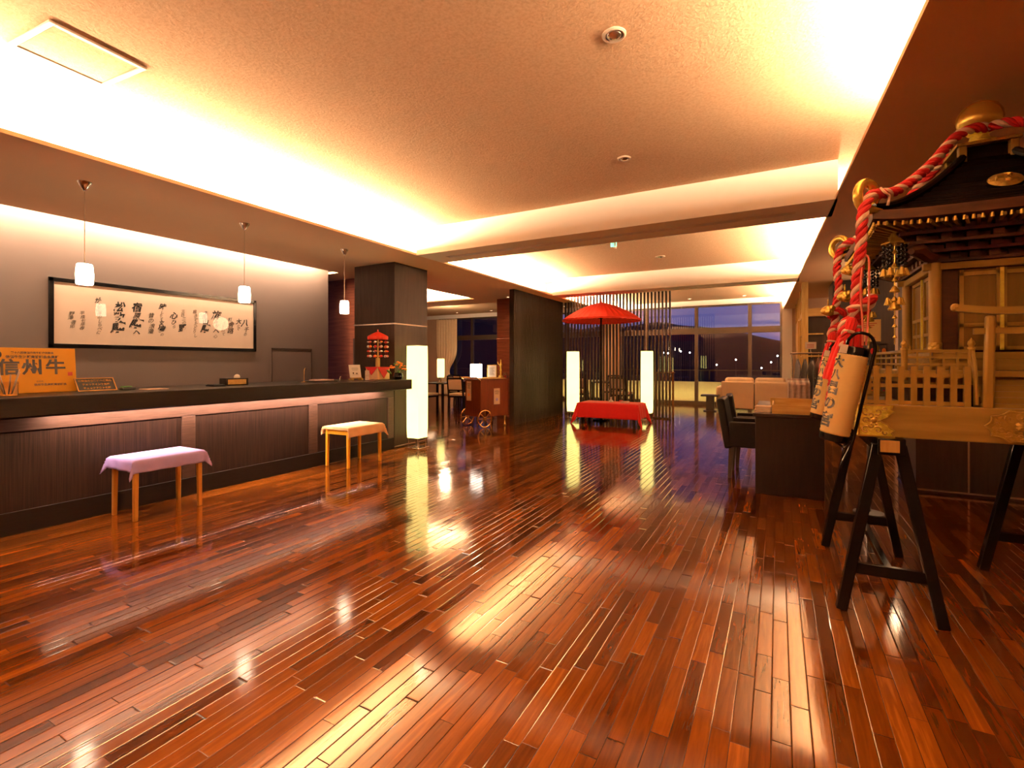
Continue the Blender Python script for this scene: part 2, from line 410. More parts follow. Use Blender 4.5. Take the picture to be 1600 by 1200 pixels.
# cross beams with the shutter slot on the underside
def cross_beam(y0, y1):
    b = MB(); ym = (y0+y1)/2
    b.box(-4.30, rx(y0)+.02, y0, ym-.05, 2.70, 3.05); b.box(-4.30, rx(y0)+.02, ym+.05, y1, 2.70, 3.05); b.box(-4.0, rx(y0)-.3, ym-.05, ym+.05, 2.78, 3.05)
    b.box(-4.30,-4.0,ym-.05,ym+.05,2.70,2.78); b.box(rx(y0)-.3,rx(y0)+.02,ym-.05,ym+.05,2.70,2.78)
    return b
trim(cross_beam(5.18,5.78), M['white_paint']); trim(cross_beam(9.72,10.2), M['white_paint'])
trim(MB().box(-12.1,-4.30,10.18,10.22,2.73,3.05), M['soffit'])
# head wall above the windows
trim(MB().box(-12.2,4.3,15.16,15.36,2.91,3.05), M['white_paint'])

# walls
sbox('wall_left', M['wall_taupe'], -6.60, -6.50, -3.2, 5.6, 0, 3.0)
trim(MB().box(-6.26,-6.23,-3.2,5.6,2.73,2.95).box(-6.5,-6.23,-3.2,5.6,2.92,2.95), M['white_paint'])   # wash slot
sbox('wall_front', M['back_wall'], -12.2, 4.3, -3.3, -3.2, 0, 3.05)
sbox('wall_right', M['back_wall'], 4.2, 4.3, -3.2, 15.2, 0, 3.05)
sbox('wall_dining', M['red_panel'], -12.2, -12.1, 5.6, 15.2, 0, 3.05)
sbox('wall_service', M['red_panel'], -12.1, -5.66, 6.10, 6.18, 0, 2.70)
trim(MB().box(-5.98,-5.66,5.72,6.10,0,2.62), M['dark_panel'])
# service door in that wall, behind the end of the desk
o = struct('door_1', MB().box(-6.42,-6.02,6.06,6.10,0,1.66), M['dark_panel'])
hd = MB().cyl((-6.08,6.03,.95),(-6.08,6.03,1.07),.008).build('door_handle', M['chrome'], o)
o = struct('door_2', MB().box(-6.5,-6.492,4.57,5.27,.02,1.46), M['wall_taupe'], 'flush hatch in the taupe wall')
MB().box(-6.493,-6.486,4.57,4.582,.02,1.46).box(-6.493,-6.486,5.258,5.27,.02,1.46).box(-6.493,-6.486,4.57,5.27,1.448,1.46).build('door_frame', M['dark_panel'], o)
# columns: dark panelled, with thin steel bands
def column(x0,x1,y0,y1,label,m=None,bands=(1.81,.92,.03),top=2.70):
    o = struct('column', MB().box(x0,x1,y0,y1,0,top), m or M['dark_panel'], label, bevel=.004)
    for z in bands:
        e=.008
        b = MB()
        b.box(x0-e,x1+e,y0-e,y0,z-.009,z+.009).box(x1,x1+e,y0,y1,z-.009,z+.009).box(x0-e,x0,y0,y1,z-.009,z+.009)
        b.build('steel_band', M['chrome'], o)
    return o
column(-5.66,-4.86,5.37,6.12,'dark column at the end of the reception desk')
column(-5.66,-4.86,9.66,10.4,'red-brown column behind the drinks cart', M['red_panel'], (1.79,.92,.03))
c3 = column(1.17,1.95,6.0,6.8,'dark column behind the portable shrine', bands=(.03,))
MB().box(1.545,1.56,5.992,6.0,.04,2.70).build('steel_seam', M['chrome'], c3)
c4 = column(.86,1.75,10.4,11.2,'dark column beside the light wood post', bands=(.03,))
MB().box(1.36,1.375,10.392,10.4,.04,2.70).build('steel_seam', M['chrome'], c4)
MB().box(1.95,4.2,6.3,6.4,0,2.70)
sbox('wall_shop', M['back_wall'], .45, 4.2, 13.0, 13.1, 0, 3.05)
trim(MB().box(.48,.86,10.42,10.46,0,2.08), M['dark_panel'])
# fluted partition left of the red bench
b = MB(); b.box(-4.68,-4.60,8.50,11.0,0,2.70)
for k in range(42):
    y = 8.50+k*2.5/42
    b.box(-4.60,-4.585,y+.006,y+.05,0,2.70)
    b.box(-4.695,-4.68,y+.006,y+.05,0,2.70)
struct('partition', b, M['louvre'], 'dark fluted partition beside the red bench')

# window wall to the terrace
mull = [-11.5,-10.75,-9.99,-8.7,-7.4,-6.2,-4.97,-3.55,-2.11,-.69,.10]
for i,(xa,xb) in enumerate(zip(mull,mull[1:])):
    b = MB(); w=.048
    b.box(xa-(.0 if i else w),xa+w,15.20,15.30,0,2.91); b.box(xb-w,xb,15.20,15.30,0,2.91)
    b.box(xa+w,xb-w,15.20,15.30,0,.10).box(xa+w,xb-w,15.20,15.30,2.08,2.25).box(xa+w,xb-w,15.20,15.30,2.86,2.91)
    o = struct('window_%d'%(i+1), b, M['frame_metal'])
    MB().box(xa+w,xb-w,15.245,15.251,.10,2.08).box(xa+w,xb-w,15.245,15.251,2.25,2.86).build('pane', M['glass'], o)
sbox('wall_back', M['white_paint'], .10, .34, 15.18, 15.32, 0, 2.91)
sbox('wall_back.001', M['back_wall'], .34, 4.3, 15.2, 15.3, 0, 2.91)
sbox('wall_back.002', M['back_wall'], -12.2, -11.5, 15.18, 15.3, 0, 2.91)

# outside: terrace, valley, hills
struct('terrace_ground', MB().box(-13,4.5,15.30,17.6,-.2,-.06), M['stone'])
struct('parapet_wall', MB().box(-13,4.5,17.3,17.45,-.06,.60), M['stone'])
rl = thing('terrace_railing','thin dark metal railing along the terrace parapet outside the windows','railing',(0,17.38,.60))
b = MB().box(-12.9,4.4,-.015,.015,.37,.40); b.build('top_rail', M['frame_metal'], rl)
for k in range(15):
    MB().box(-12.8+k*1.2-.014,-12.8+k*1.2+.014,-.012,.012,0,.37).build('post', M['frame_metal'], rl)
struct('valley_ground', MB().box(-400,300,17.6,700,-9,-8.6), M['night_ground'])
def hills(name, y, x0, x1, hfn, seed):
    b = MB(); n=90
    def fn(u,v):
        x = x0+(x1-x0)*u; h = hfn(u)*(1+.25*mnoise.noise((u*9,seed,0))+.12*mnoise.noise((u*30,seed,3)))
        return Vector((x, y+v*h*2.2, -8.6+(h+8.6)*math.sin(v*PI/2)))
    b.grid(fn,n,10)
    return struct(name, b, M['hill'], smooth=True)
hills('hills', 260, -330, 260, lambda u: 1.6*(.5*27*math.exp(-((u-.46)/.11)**2)+34*math.exp(-((u-.20)/.13)**2)+2+4*math.exp(-((u-.8)/.1)**2)), 1)

# ------------------------------------------------------------------ fittings on the ceiling
def downlight(loc, r, label, group, lit=True, name='recessed_downlight'):
    t = thing(name, label, 'ceiling light', loc, 0, group)
    MB().lathe([(r,0.0),(r,-.006),(r*.86,-.011),(r*.72,-.009),(r*.66,.004),(r*.66,.0)],seg=28).build('trim_ring', M['plastic_grey'], t, smooth=True)
    if lit: MB().lathe([(0,-.004),(r*.5,-.006),(r*.64,-.003),(r*.64,0),(0,0)],seg=24).build('bulb', M['glow_spot'], t, smooth=True)
    else:
        MB().lathe([(0,-.022),(r*.3,-.020),(r*.55,-.012),(r*.64,-.004),(r*.64,0),(0,0)],seg=24).build('lens', M['chrome'], t, smooth=True)
    return t
downlight((-.79,2.62,3.05),.066,'large unlit round downlight in the ceiling tray nearest the front','unlit ceiling fittings',False)
downlight((-1.19,4.25,3.05),.058,'unlit round detector in the first ceiling tray, just before the cross beam','unlit ceiling fittings',False,'smoke_detector')
downlight((-1.76,8.5,3.05),.085,'flat round speaker in the middle ceiling tray, past the first cross beam','unlit ceiling fittings',False,'ceiling_speaker')
downlight((-.9,7.0,3.05),.05,'small round sensor in the middle ceiling tray, nearest the right edge','unlit ceiling fittings',False,'ceiling_sensor')
xs = [-10.2,-8.75,-7.4,-6.0,-5.0,-3.6,-2.2,-.8]
nm = ['left end of the dining room, over the long curtain','second from the left','dining room, third from the left','nearest the red-brown column','behind the fluted partition','behind the slat screen','just right of the slat screen','over the white sofa']
for x,l in zip(xs,nm):
    downlight((x,14.55,3.05),.06,'small lit downlight by the windows, '+l,'downlights along the window wall')
downlight((-5.25,9.45,2.70),.05,'small lit spotlight in the low ceiling in front of the red-brown column','downlights along the window wall')
hp = thing('ceiling_hatch','square white-framed access hatch in the upper left of the textured ceiling','hatch',(-3.6,1.30,3.05),R(4))
b=MB(); b.box(-.23,.23,-.235,-.205,-.012,0).box(-.23,.23,.205,.235,-.012,0).box(-.23,-.2,-.205,.205,-.012,0).box(.2,.23,-.205,.205,-.012,0)
b.build('frame', M['plastic_grey'], hp, bevel=.003)
MB().box(-.195,.195,-.2,.2,-.006,0).build('panel', M['ceiling'], hp)
ex = thing('exit_sign','small green lit exit sign hanging from the middle ceiling tray','sign',(-2.1,7.0,3.05))
MB().box(-.012,.012,-.055,.055,-.125,-.02).build('housing', M['paper_white'], ex)
MB().cyl((0,0,-.02),(0,0,0),.01).build('mount', M['chrome'], ex)
pl=MB().box(-.045,.045,-.0165,-.0125,-.12,-.025); o=pl.build('sign_face', M['glow_exit'], ex); o.location=(0,-.043,0)
b=MB()   # running figure pictogram and doorway in white
b.box(.006,.034,-.0185,-.0168,-.112,-.035)
b.ball((-.018,-.0178,-.045),(.008,.0012,.008)); b.bar((-.016,-.0178,-.054),(-.022,-.0178,-.08),.008,.0014,(0,1,0)); b.bar((-.022,-.0178,-.08),(-.006,-.0178,-.095),.006,.0014,(0,1,0)); b.bar((-.022,-.0178,-.08),(-.036,-.0178,-.1),.006,.0014,(0,1,0)); b.bar((-.016,-.0178,-.057),(0,-.0178,-.066),.005,.0014,(0,1,0))
o=b.build('pictogram', M['paper_white'], ex); o.location=(0,-.043,0)
# pendants over the reception desk
def pendant(y, label, src=None):
    if src: return dup(src,(-4.9,y,2.70),0,label)
    t = thing('pendant_lamp', label, 'pendant lamp',(-4.9,y,2.70),0,'pendant lamps over the reception desk')
    MB().lathe([(0,0),(.05,0),(.048,-.008),(.012,-.065),(.006,-.07),(0,-.07)],seg=24).build('ceiling_cap', M['chrome'], t, smooth=True)
    MB().cyl((0,0,-.065),(0,0,-.665),.003,seg=6).build('cord', M['chrome'], t)
    MB().lathe([(0,-.66),(.045,-.66),(.052,-.67),(.058,-.74),(.056,-.815),(.05,-.825),(.045,-.82),(0,-.82)],seg=28).build('shade', M['glow_pendant'], t, smooth=True)
    return t
p1 = pendant(1.80,'white glass pendant lamp over the left end of the calligraphy frame')
pendant(3.14,'white glass pendant lamp over the right end of the calligraphy frame',p1)
pendant(4.48,'white glass pendant lamp nearest the dark column',p1)
# ------------------------------------------------------------------ reception desk
dk = thing('reception_desk','long dark wood reception desk with panelled front and glow under its top','desk',(0,0,0))
XF=-4.86
b=MB(); b.box(-5.30,XF-.02,-1.2,5.36,.0,.875); b.build('body', M['counter_frame'], dk)
b=MB()
st=[-.23,1.17,2.57,3.97,5.30]
for y in st: b.box(XF-.02,XF,y-.06,y+.06,.165,.745)
b.box(XF-.02,XF,-1.2,5.36,.745,.875)
b.build('frame_rail', M['counter_frame'], dk, bevel=.003)
MB().box(XF-.02,XF+.006,-1.2,5.36,0,.165).build('plinth', M['counter_top'], dk, bevel=.003)  # darker wood than the frame, putting shade at the desk's foot into the colour
for ya,yb in zip([-1.6]+st, st):
    if yb-ya>.2: MB().box(XF-.019,XF-.012,max(ya,-1.14)+.06,yb-.06,.165,.745).build('front_panel', M['counter_wood'], dk)
MB().box(-5.45,-4.50,-1.2,5.33,.875,1.01).build('countertop', M['counter_top'], dk, bevel=.006)
MB().box(-4.79,-4.74,1.5,5.1,.869,.875).build('light_strip', M['glow_strip'], dk); MB().box(-4.70,-4.69,1.0,5.2,.852,.875).build('added_strip_shield', M['counter_top'], dk)  # thin lip added to hide the strip lamp from floor reflections

# stools with draped cloths
def stool(name,label,loc,rz,w,d,h,m):
    t=thing(name,label,'stool',loc,rz,'stools along the reception desk')
    for sx in (-1,1):
        for sy in (-1,1):
            MB().bar((sx*(w/2-.022),sy*(d/2-.022),0),(sx*(w/2-.026),sy*(d/2-.026),h-.03),.030,.030,(0,1,0),.036,.036).build('leg', m, t, bevel=.005)
    b=MB()
    for s in (-1,1):
        b.box(-w/2+.04,w/2-.04,s*(d/2-.026)-.01,s*(d/2-.026)+.01,h-.085,h-.03); b.box(s*(w/2-.026)-.01,s*(w/2-.026)+.01,-d/2+.04,d/2-.04,h-.085,h-.03)
    b.build('apron', m, t)
    MB().box(-w/2,w/2,-d/2,d/2,h-.03,h).build('seat', m, t, bevel=.012)
    return t
def cloth(name,label,cat,loc,rz,w,d,h,drop,m,group=None,corner=.06,seed=0,thick=.004,flare=.02):
    """a rectangle of cloth laid over a w x d top at height h; drop = hang on (x-,x+,y-,y+)"""
    xm,xp,ym,yp=drop; nx,ny=44,44
    b=MB()
    def fn(u,v):
        x=-w/2-xm+(w+xm+xp)*u; y=-d/2-ym+(d+ym+yp)*v
        ox=max(0,-w/2-x,x-w/2); oy=max(0,-d/2-y,y-d/2)
        X=max(-w/2,min(w/2,x)); Y=max(-d/2,min(d/2,y)); sgx=1 if x>0 else -1; sgy=1 if y>0 else -1
        nz=mnoise.noise((x*7+seed,y*7,seed))*.010
        e=.006
        if ox>0 and oy>0:
            L_=max(ox,oy)+min(ox,oy)*.55; q=math.atan2(oy,ox)
            px=X+sgx*(e+min(ox,oy)*.55*math.cos(q)+flare*.3); py=Y+sgy*(e+min(ox,oy)*.55*math.sin(q)+flare*.3)
            return Vector((px,py,h+.004-L_))
        if ox>0: return Vector((X+sgx*(e+flare*ox/.1*.3+abs(nz)*min(1,ox/.04)+.006*math.sin(y*38+seed)*min(1,ox/.06)),Y,h+.004-ox))
        if oy>0: return Vector((X,Y+sgy*(e+flare*oy/.1*.3+abs(nz)*min(1,oy/.04)+.006*math.sin(x*38+seed)*min(1,oy/.06)),h+.004-oy))
        return Vector((X,Y,h+.004+max(0,nz*.15)))
    b.grid(fn,nx,ny)
    o=b.build(name,m,None,smooth=True,solid=thick,ang=70)
    o.location=loc; o.rotation_euler=(0,0,rz)
    return tag(o,label,cat,group)
stool('wooden_stool','brown wooden stool under the lilac cloth in front of the desk',(-4.60,2.19,0),0,.38,.53,.475,M['stool_wood'])
cloth('stool_cloth','lilac cloth with ragged edges draped over the stool nearer the front','cloth',(-4.60,2.19,0),0,.385,.535,.477,(.09,.10,.09,.08),M['purple_cloth'],'cloths on the stools',seed=1)
stool('wooden_stool','yellow wooden stool under the peach cloth near the tall lamp',(-4.60,4.36,0),0,.40,.56,.475,M['stool_yellow'])
cloth('stool_cloth','peach cloth draped over the yellow stool near the tall lamp','cloth',(-4.60,4.36,0),0,.405,.565,.477,(.09,.11,.035,.09),M['peach_cloth'],'cloths on the stools',seed=5)

# ------------------------------------------------------------------ calligraphy on the left wall
fr=thing('calligraphy_frame','wide dark frame holding a sheet of black brush calligraphy on the taupe wall','framed calligraphy',(-6.5,3.21,1.76))
W2,H2=1.12,.36
b=MB()
fw=.042
for s in (-1,1):
    b.box(0,.02,-W2,W2,s*(H2-fw/2)-fw/2,s*(H2-fw/2)+fw/2); b.box(0,.02,s*(W2-fw/2)-fw/2,s*(W2-fw/2)+fw/2,-H2,H2)
b.build('frame', M['black_lacquer'], fr, bevel=.004)
MB().box(.002,.012,-W2+fw,W2-fw,-H2+fw,H2-fw).build('paper', M['paper'], fr)
MB().box(.0155,.017,-W2+fw,W2-fw,-H2+fw,H2-fw).build('glass', M['picture_glass'], fr)
# the writing: columns of running-hand strokes
r3=random.Random(3)
# column: place across the sheet (0..1), top z, bottom z, signs from top to bottom (capital size marks: * big, + medium)
cols=[(.055,.02,-.16,'野澤書印'),(.095,.03,-.17,'平成七年春'),(.165,.19,-.21,'+がこころのしらべに'),(.25,.16,-.19,'*松*数*驛'),(.335,.17,-.21,'*宿+原*驛+へ'),(.405,.07,-.18,'昔の浪漫'),
      (.46,.19,-.20,'*時しりて+文*憶の'),(.52,.10,-.10,'*心+ひら'),(.575,.14,-.14,'三四二の*野'),(.64,.15,-.20,'堀きてたどりし'),(.70,.15,-.14,'主吉+山*驛'),(.765,.16,-.20,'*旅みち+へ心'),(.815,.03,-.16,'うすれて'),(.86,.09,-.13,'町+舎+路'),(.91,.08,-.08,'*大は+で'),(.96,.08,-.15,'*八+千の')]
for f,zt,zb,sg in cols:
    y0=(-W2+fw+.03)+(2*W2-2*fw-.06)*f
    toks=[]; k=0
    while k<len(sg):
        if sg[k] in '*+': toks.append((sg[k+1],sg[k])); k+=2
        else: toks.append((sg[k],'')); k+=1
    wts=[{'*':1.7,'+':1.2,'':.8}[m] for _,m in toks]; tot=sum(wts); H_=zt-zb; zz=zt
    b=MB()
    for (ch,m_),wt in zip(toks,wts):
        h=H_*wt/tot; s=min(h*1.02,{'*':.135,'+':.10,'':.062}[m_]); zc=zz-h/2; zz-=h
        me=text_mesh(ch,s,bold={'*':.0028,'+':.0016,'':.0004}[m_]*s/.1)
        a=r3.uniform(-.10,.10); sh=r3.uniform(.05,.28); jy=r3.uniform(-.012,.012); kx=r3.uniform(.85,1.12)
        vs=[]
        for v in me.vertices:
            px,pz=v.co.x*kx,v.co.y; px+=sh*pz; pz+=px*.10; px+=s*.05*math.sin(pz/s*7+a*9)
            vs.append((.0128,y0+jy+px*math.cos(a)-pz*math.sin(a),zc+px*math.sin(a)+pz*math.cos(a)))
        b._add(vs,[tuple(p.vertices) for p in me.polygons]); bpy.data.meshes.remove(me)
    b.build('brush_column', M['ink'], fr)

# ------------------------------------------------------------------ things on the desk
YB=1.01
sg=thing('prize_board','orange board with large black brush characters leaning at the left end of the desk','sign',(-5.12,1.50,YB),0)
TI=R(6)
Mt=Matrix.Rotation(-TI,4,'Y')
o=MB().box(-.012,0,-.33,.33,0,.355,).build('board', M['yellow_board'], sg, bevel=.003); o.rotation_euler=(0,-TI,0)
MB().box(-.10,-.04,-.20,-.10,0,.18).build('rear_stay', M['yellow_board'], sg)
def on_board(y,z): return Mt@Vector((.002,y,z))
rt=(0,1,0); up=tuple(Mt@Vector((0,0,1)))
for ch,y in (('信',-.075),('州',.06),('牛',.20)):
    lettering(ch,.128,M['ink'],sg,on_board(y,.195),rt,up,name='large_character',bold=.0035)
lettering('第十八回信州肉用牛枝肉共励会',.018,M['ink'],sg,on_board(.065,.315),rt,up,bold=.0006)
lettering('信州牛生産販売協議会会員証',.024,M['ink'],sg,on_board(.065,.282),rt,up,bold=.0008)
lettering('信州牛生産販売協議会',.020,M['ink_grey'],sg,on_board(.165,.062),rt,up,bold=.0006)
lettering('長野県',.014,M['ink_grey'],sg,on_board(.10,.088),rt,up)
b=MB(); b.box(.001,.003,.275,.305,.13,.16); o=b.build('seal', M['ink_red'], sg); o.rotation_euler=(0,-TI,0)
b=MB(); b.lathe([(.012,0),(.034,0),(.034,.002),(.012,.002)],M=Matrix.Translation(on_board(-.145,.30))@Matrix.Rotation(PI/2-TI,4,'Y')); b.build('emblem', M['ink'], sg)
pt=thing('pen_jar','clear glass jar of pens in front of the orange board','jar',(-4.85,1.34,YB))
MB().lathe([(.0,0),(.052,0),(.055,.01),(.055,.10),(.051,.10),(.051,.012),(0,.012)],seg=24).build('jar', M['clear'], pt, smooth=True)
for k in range(7):
    a=k*.9; tp=(.045*math.cos(a)*1.3,.045*math.sin(a)*1.5,.15+.02*(k%3))
    MB().cyl((.02*math.cos(a),.02*math.sin(a),.014),tp,.004,.003,6).build('pen', M['paper_white'], pt)
nb=thing('notice_plate','black plate with gold rows of lettering tilted on the desk beside the orange board','sign',(-5.0,1.93,YB),R(0))
T2=R(38); M2=Matrix.Rotation(-T2,4,'Y')
o=MB().box(-.008,0,-.135,.135,0,.135).build('plate', M['black'], nb, bevel=.002); o.rotation_euler=(0,-T2,0)
b=MB()
b.box(0,.003,-.135,.135,0,.008).box(0,.003,-.135,.135,.127,.135).box(0,.003,-.135,-.127,.008,.127).box(0,.003,.127,.135,.008,.127)
o=b.build('gold_border', M['brass'], nb); o.rotation_euler=(0,-T2,0)
up2=tuple(M2@Vector((0,0,1)))
for z,tx in ((.105,'ご宿泊のお客様へご案内'),(.068,'チェックイン十五時'),(.030,'チェックアウト十時')):
    lettering(tx,.021,M['brass'],nb,M2@Vector((.0015,0,z)),rt,up2,bold=.0006)
MB().box(-.10,-.03,-.05,.05,0,.02).build('stand', M['black'], nb)
cl=thing('desk_tool','small dark stapler with a green grip lying right of the black notice plate','stapler',(-4.97,2.125,YB),R(20))
MB().box(-.02,.02,-.06,.06,0,.022).build('base', M['black'], cl, bevel=.004)
MB().box(-.017,.017,-.055,.03,.022,.034).build('grip', M['leaf'], cl, bevel=.004)
for i,(y,w,l) in enumerate(((2.28,.16,'flat brochure lying on the desk below the first pendant lamp'),)):
    tag(MB().box(-4.95,-4.78,y-w/2,y+w/2,YB,YB+.006).build('brochure', M['paper'], None),l,'brochure')
tb=thing('tissue_box','small wooden box with a pale front panel on the desk below the second pendant lamp','box',(-5.0,3.09,YB),R(-8))
MB().box(-.07,.07,-.115,.115,0,.075).build('body', M['dining_wood'], tb, bevel=.005)
MB().box(.0705,.074,-.09,.09,.012,.062).build('front_panel', M['pine_x'], tb)
MB().ball((0,.03,.085),(.03,.03,.03),10,6).build('tissue', M['paper_white'], tb, smooth=True)
sb=thing('bill_tray','flat black bill tray left of the small wooden box','tray',(-4.93,2.86,YB))
MB().box(-.07,.07,-.06,.06,0,.012).build('tray', M['leather'], sb, bevel=.004)
MB().box(-.06,.06,-.05,.05,.012,.02).build('mat', M['black'], sb)
bl=thing('brass_bell_stand','thin brass wire stand on the desk in front of the wall hatch','stand',(-5.0,3.95,YB))
MB().lathe([(0,0),(.045,0),(.045,.006),(.006,.012),(0,.012)]).build('foot', M['brass'], bl, smooth=True)
MB().tube([(0,0,.01),(0,0,.14),(0,.015,.17),(0,.03,.15)],.004,8).build('stem', M['brass'], bl, smooth=True)
gl=thing('desk_mat','grey folded desk mat lying on the desk before the dark column','mat',(-4.95,4.14,YB))
MB().box(-.13,.13,-.16,.16,0,.012).build('mat', M['leather'], gl, bevel=.003); MB().box(-.1,.1,-.08,.13,.012,.028).build('folder', M['pattern_cloth'], gl, bevel=.003)
tag(MB().tube([(-4.9,4.40,YB+.004),(-4.9,4.41,YB+.05),(-4.9,4.42,YB+.055)],[.006,.004,.009],8).build('desk_pen', M['chrome'], None, smooth=True),'slim silver pen standing upright on the desk near the white card','pen')
ec=thing('card_easel','square white card on a small wooden easel at the end of the desk','sign',(-4.98,4.755,YB),R(-12))
o=MB().box(-.006,0,-.085,.085,.035,.21).build('card', M['paper_white'], ec); o.rotation_euler=(0,-R(12),0)
MB().box(-.05,.045,-.08,-.06,0,.022).box(-.05,.045,.06,.08,0,.022).box(.0,.02,-.08,.08,.022,.035).build('easel', M['pine'], ec)
Me=Matrix.Rotation(-R(12),4,'Y')
b=MB()
for z,w in ((.165,.09),(.15,.10),(.135,.08),(.07,.09)): b.box(.0005,.0012,-w/2,w/2,z,z+.003)
b.ball((.0012,-.03,.095),(.0012,.012,.012)); b.ball((.0012,.02,.09),(.0012,.018,.008))
o=b.build('print', M['ink_grey'], ec); o.rotation_euler=(0,-R(12),0)
bk=thing('small_booklet_rack','small pink and pale booklets standing beside the red draped stand','booklets',(-4.84,4.83,YB))
for k,(m,h) in enumerate(((M['pattern_cloth'],.13),(M['pink_cord'],.09))):
    MB().box(-.02-.012*k,-.012-.012*k,-.035+.02*k,.04+.02*k,0,h).build('booklet', m, bk)
# hanging-doll umbrella on a draped box
du=thing('hanging_doll_umbrella','red toy umbrella with four rows of dangling charms on a red-draped box','ornament',(-4.97,5.15,YB))
MB().box(-.11,.11,-.12,.12,0,.17).build('box', M['peach_cloth'], du, bevel=.004)
b=MB()
b.box(-.118,.118,-.127,.127,.1705,.176)
def tri(bm,p0,p1,p2,n,t=.005):
    nv=Vector(n)*t; P=[Vector(p) for p in (p0,p1,p2)]; P+= [p+nv for p in P]
    bm._add(P,[(0,1,2),(5,4,3),(0,3,4,1),(1,4,5,2),(2,5,3,0)])
tri(b,(.113,-.127,.176),(.113,.127,.176),(.113,.0,.012),(1,0,0)); tri(b,(-.118,-.127,.176),(-.118,.127,.176),(-.118,0,.012),(1,0,0))
tri(b,(-.118,-.122,.176),(.118,-.122,.176),(.0,-.122,.06),(0,-1,0)); tri(b,(-.118,.122,.176),(.118,.122,.176),(.0,.122,.06),(0,1,0))
b.build('drape', M['red_cloth'], du)
MB().cyl((0,0,.176),(0,0,.65),.011).build('pole', M['pine'], du)
MB().box(-.022,.022,-.022,.022,.176,.30).build('pole_block', M['pine'], du)
b=MB(); b.lathe([(0,.705),(.006,.70),(.012,.67),(.03,.665),(.13,.615),(.145,.60),(.142,.56),(.138,.56),(.138,.595),(.03,.655),(0,.66)],seg=20); b.build('canopy', M['red_paper'], du)
cm=[M['red_cloth'],M['pattern_cloth'],M['pink_cord'],M['paper_white'],M['petal']]
for k in range(10):
    a=2*PI*k/10+.2; x,y=.130*math.cos(a),.130*math.sin(a)
    s_=MB().cyl((x,y,.30),(x,y,.57),.0012,seg=5).build('string', M['red_cloth'], du)
    for j,z in enumerate((.525,.46,.395,.325)):
        MB().ball((x,y,z),(.020,.020,.018 if j%2 else .012),8,6).build('charm', cm[(k+j*2)%5], s_, smooth=True)
# flowers
fl=thing('flower_arrangement','small dark vase of orange flowers at the end of the desk','flowers',(-4.68,5.24,YB))
MB().lathe([(0,0),(.035,0),(.055,.03),(.05,.065),(.04,.075),(.035,.07),(0,.06)],seg=18).build('vase', M['black_lacquer'], fl, smooth=True)
rf=random.Random(5); b=MB(); bl_=MB(); fl.scale=(1.3,1.3,1.25)
for k in range(34):
    a=rf.uniform(0,2*PI); q=rf.uniform(0,.095); z=.10+.085*(1-(q/.1)**2)+rf.uniform(-.01,.012)
    if k%4==3: 
        Mq=Matrix.Rotation(a,4,'Z')@Matrix.Rotation(rf.uniform(.5,1.2),4,'Y'); bl_.ball((q*1.1*math.cos(a),q*1.1*math.sin(a),z-.03),(.012,.006,.035),8,5,Mq)
    else:
        for p in range(5):
            an=2*PI*p/5; Mq=Matrix.Rotation(an,4,'Z')@Matrix.Rotation(.9,4,'Y')
            b.ball((q*math.cos(a)+.010*math.cos(an),q*math.sin(a)+.010*math.sin(an),z),(.012,.009,.004),6,4,Mq)
b.build('blossom', M['petal'], fl, smooth=True); bl_.build('foliage', M['leaf'], fl, smooth=True)
MB().tube([(0,0,.06),(.01,.01,.1)],.02,6).build('stem', M['leaf'], fl)

# ------------------------------------------------------------------ tall paper lanterns
def floor_lantern(loc,label):
    t=thing('floor_lantern',label,'floor lamp',loc,0,'tall glowing floor lanterns')
    MB().box(-.13,.13,-.13,.13,0,.012).box(-.02,.02,-.02,.02,.012,.16).build('base', M['chrome'], t, bevel=.003)
    for sx in (-1,1):
        for sy in (-1,1): MB().cyl((sx*.09,sy*.09,.012),(sx*.09,sy*.09,.16),.006,seg=8).build('leg', M['chrome'], t)
    MB().lathe([(.145,.150),(.153,.30),(.155,.8),(.153,1.3),(.150,1.49),(.144,1.49),(.142,.16)],seg=4,a0=PI/4).build('shade', M['glow_lantern'], t, bevel=.012)
    return t
l1=floor_lantern((-4.64,5.61,0),'tall glowing square floor lantern beside the end of the reception desk')
dup(l1,(-4.05,10.3,0),0,'tall glowing square floor lantern left of the red bench')
dup(l1,(-2.50,10.72,0),0,'tall glowing square floor lantern right of the red bench')

# ------------------------------------------------------------------ red bench and parasol
bn=thing('tea_bench','low wooden bench hidden under the red felt','bench',(-3.0,9.74,0))
for sx in (-1,1):
    for sy in (-1,1): MB().box(sx*.53-.025,sx*.53+.025,sy*.2-.025,sy*.2+.025,0,.38).build('leg', M['dining_wood'], bn)
MB().box(-.6,.6,-.27,.27,.38,.42).build('top', M['dining_wood'], bn)
cloth('bench_cloth','bright red felt draped over the low bench under the parasol','cloth',(-3.0,9.74,0),0,1.22,.56,.425,(.30,.30,.30,.30),M['red_cloth'],seed=3,flare=.04)
ds=thing('bench_ornament','small pale pointed ornament on the red bench','ornament',(-3.02,9.8,.432))
MB().lathe([(0,0),(.045,0),(.05,.02),(.02,.045),(.012,.075),(.018,.09),(0,.11)],seg=14).build('figure', M['paper_white'], ds, smooth=True)
MB().lathe([(.0,-.001),(.06,-.001),(.06,.004),(0,.004)],seg=14).build('dish', M['pine'], ds)
tr=thing('bench_tray','small pale tray with a red lid on the right of the red bench','tray',(-2.72,9.76,.432))
MB().box(-.08,.08,-.06,.06,0,.03).build('tray', M['pattern_cloth'], tr, bevel=.003); MB().box(-.11,-.05,-.05,.05,.03,.045).build('lid', M['red_cloth'], tr, bevel=.003)
um=thing('tea_parasol','large red paper parasol standing behind the red bench','parasol',(-3.34,10.13,0))
MB().cyl((0,0,0),(0,0,2.47),.018).build('pole', M['black_lacquer'], um)
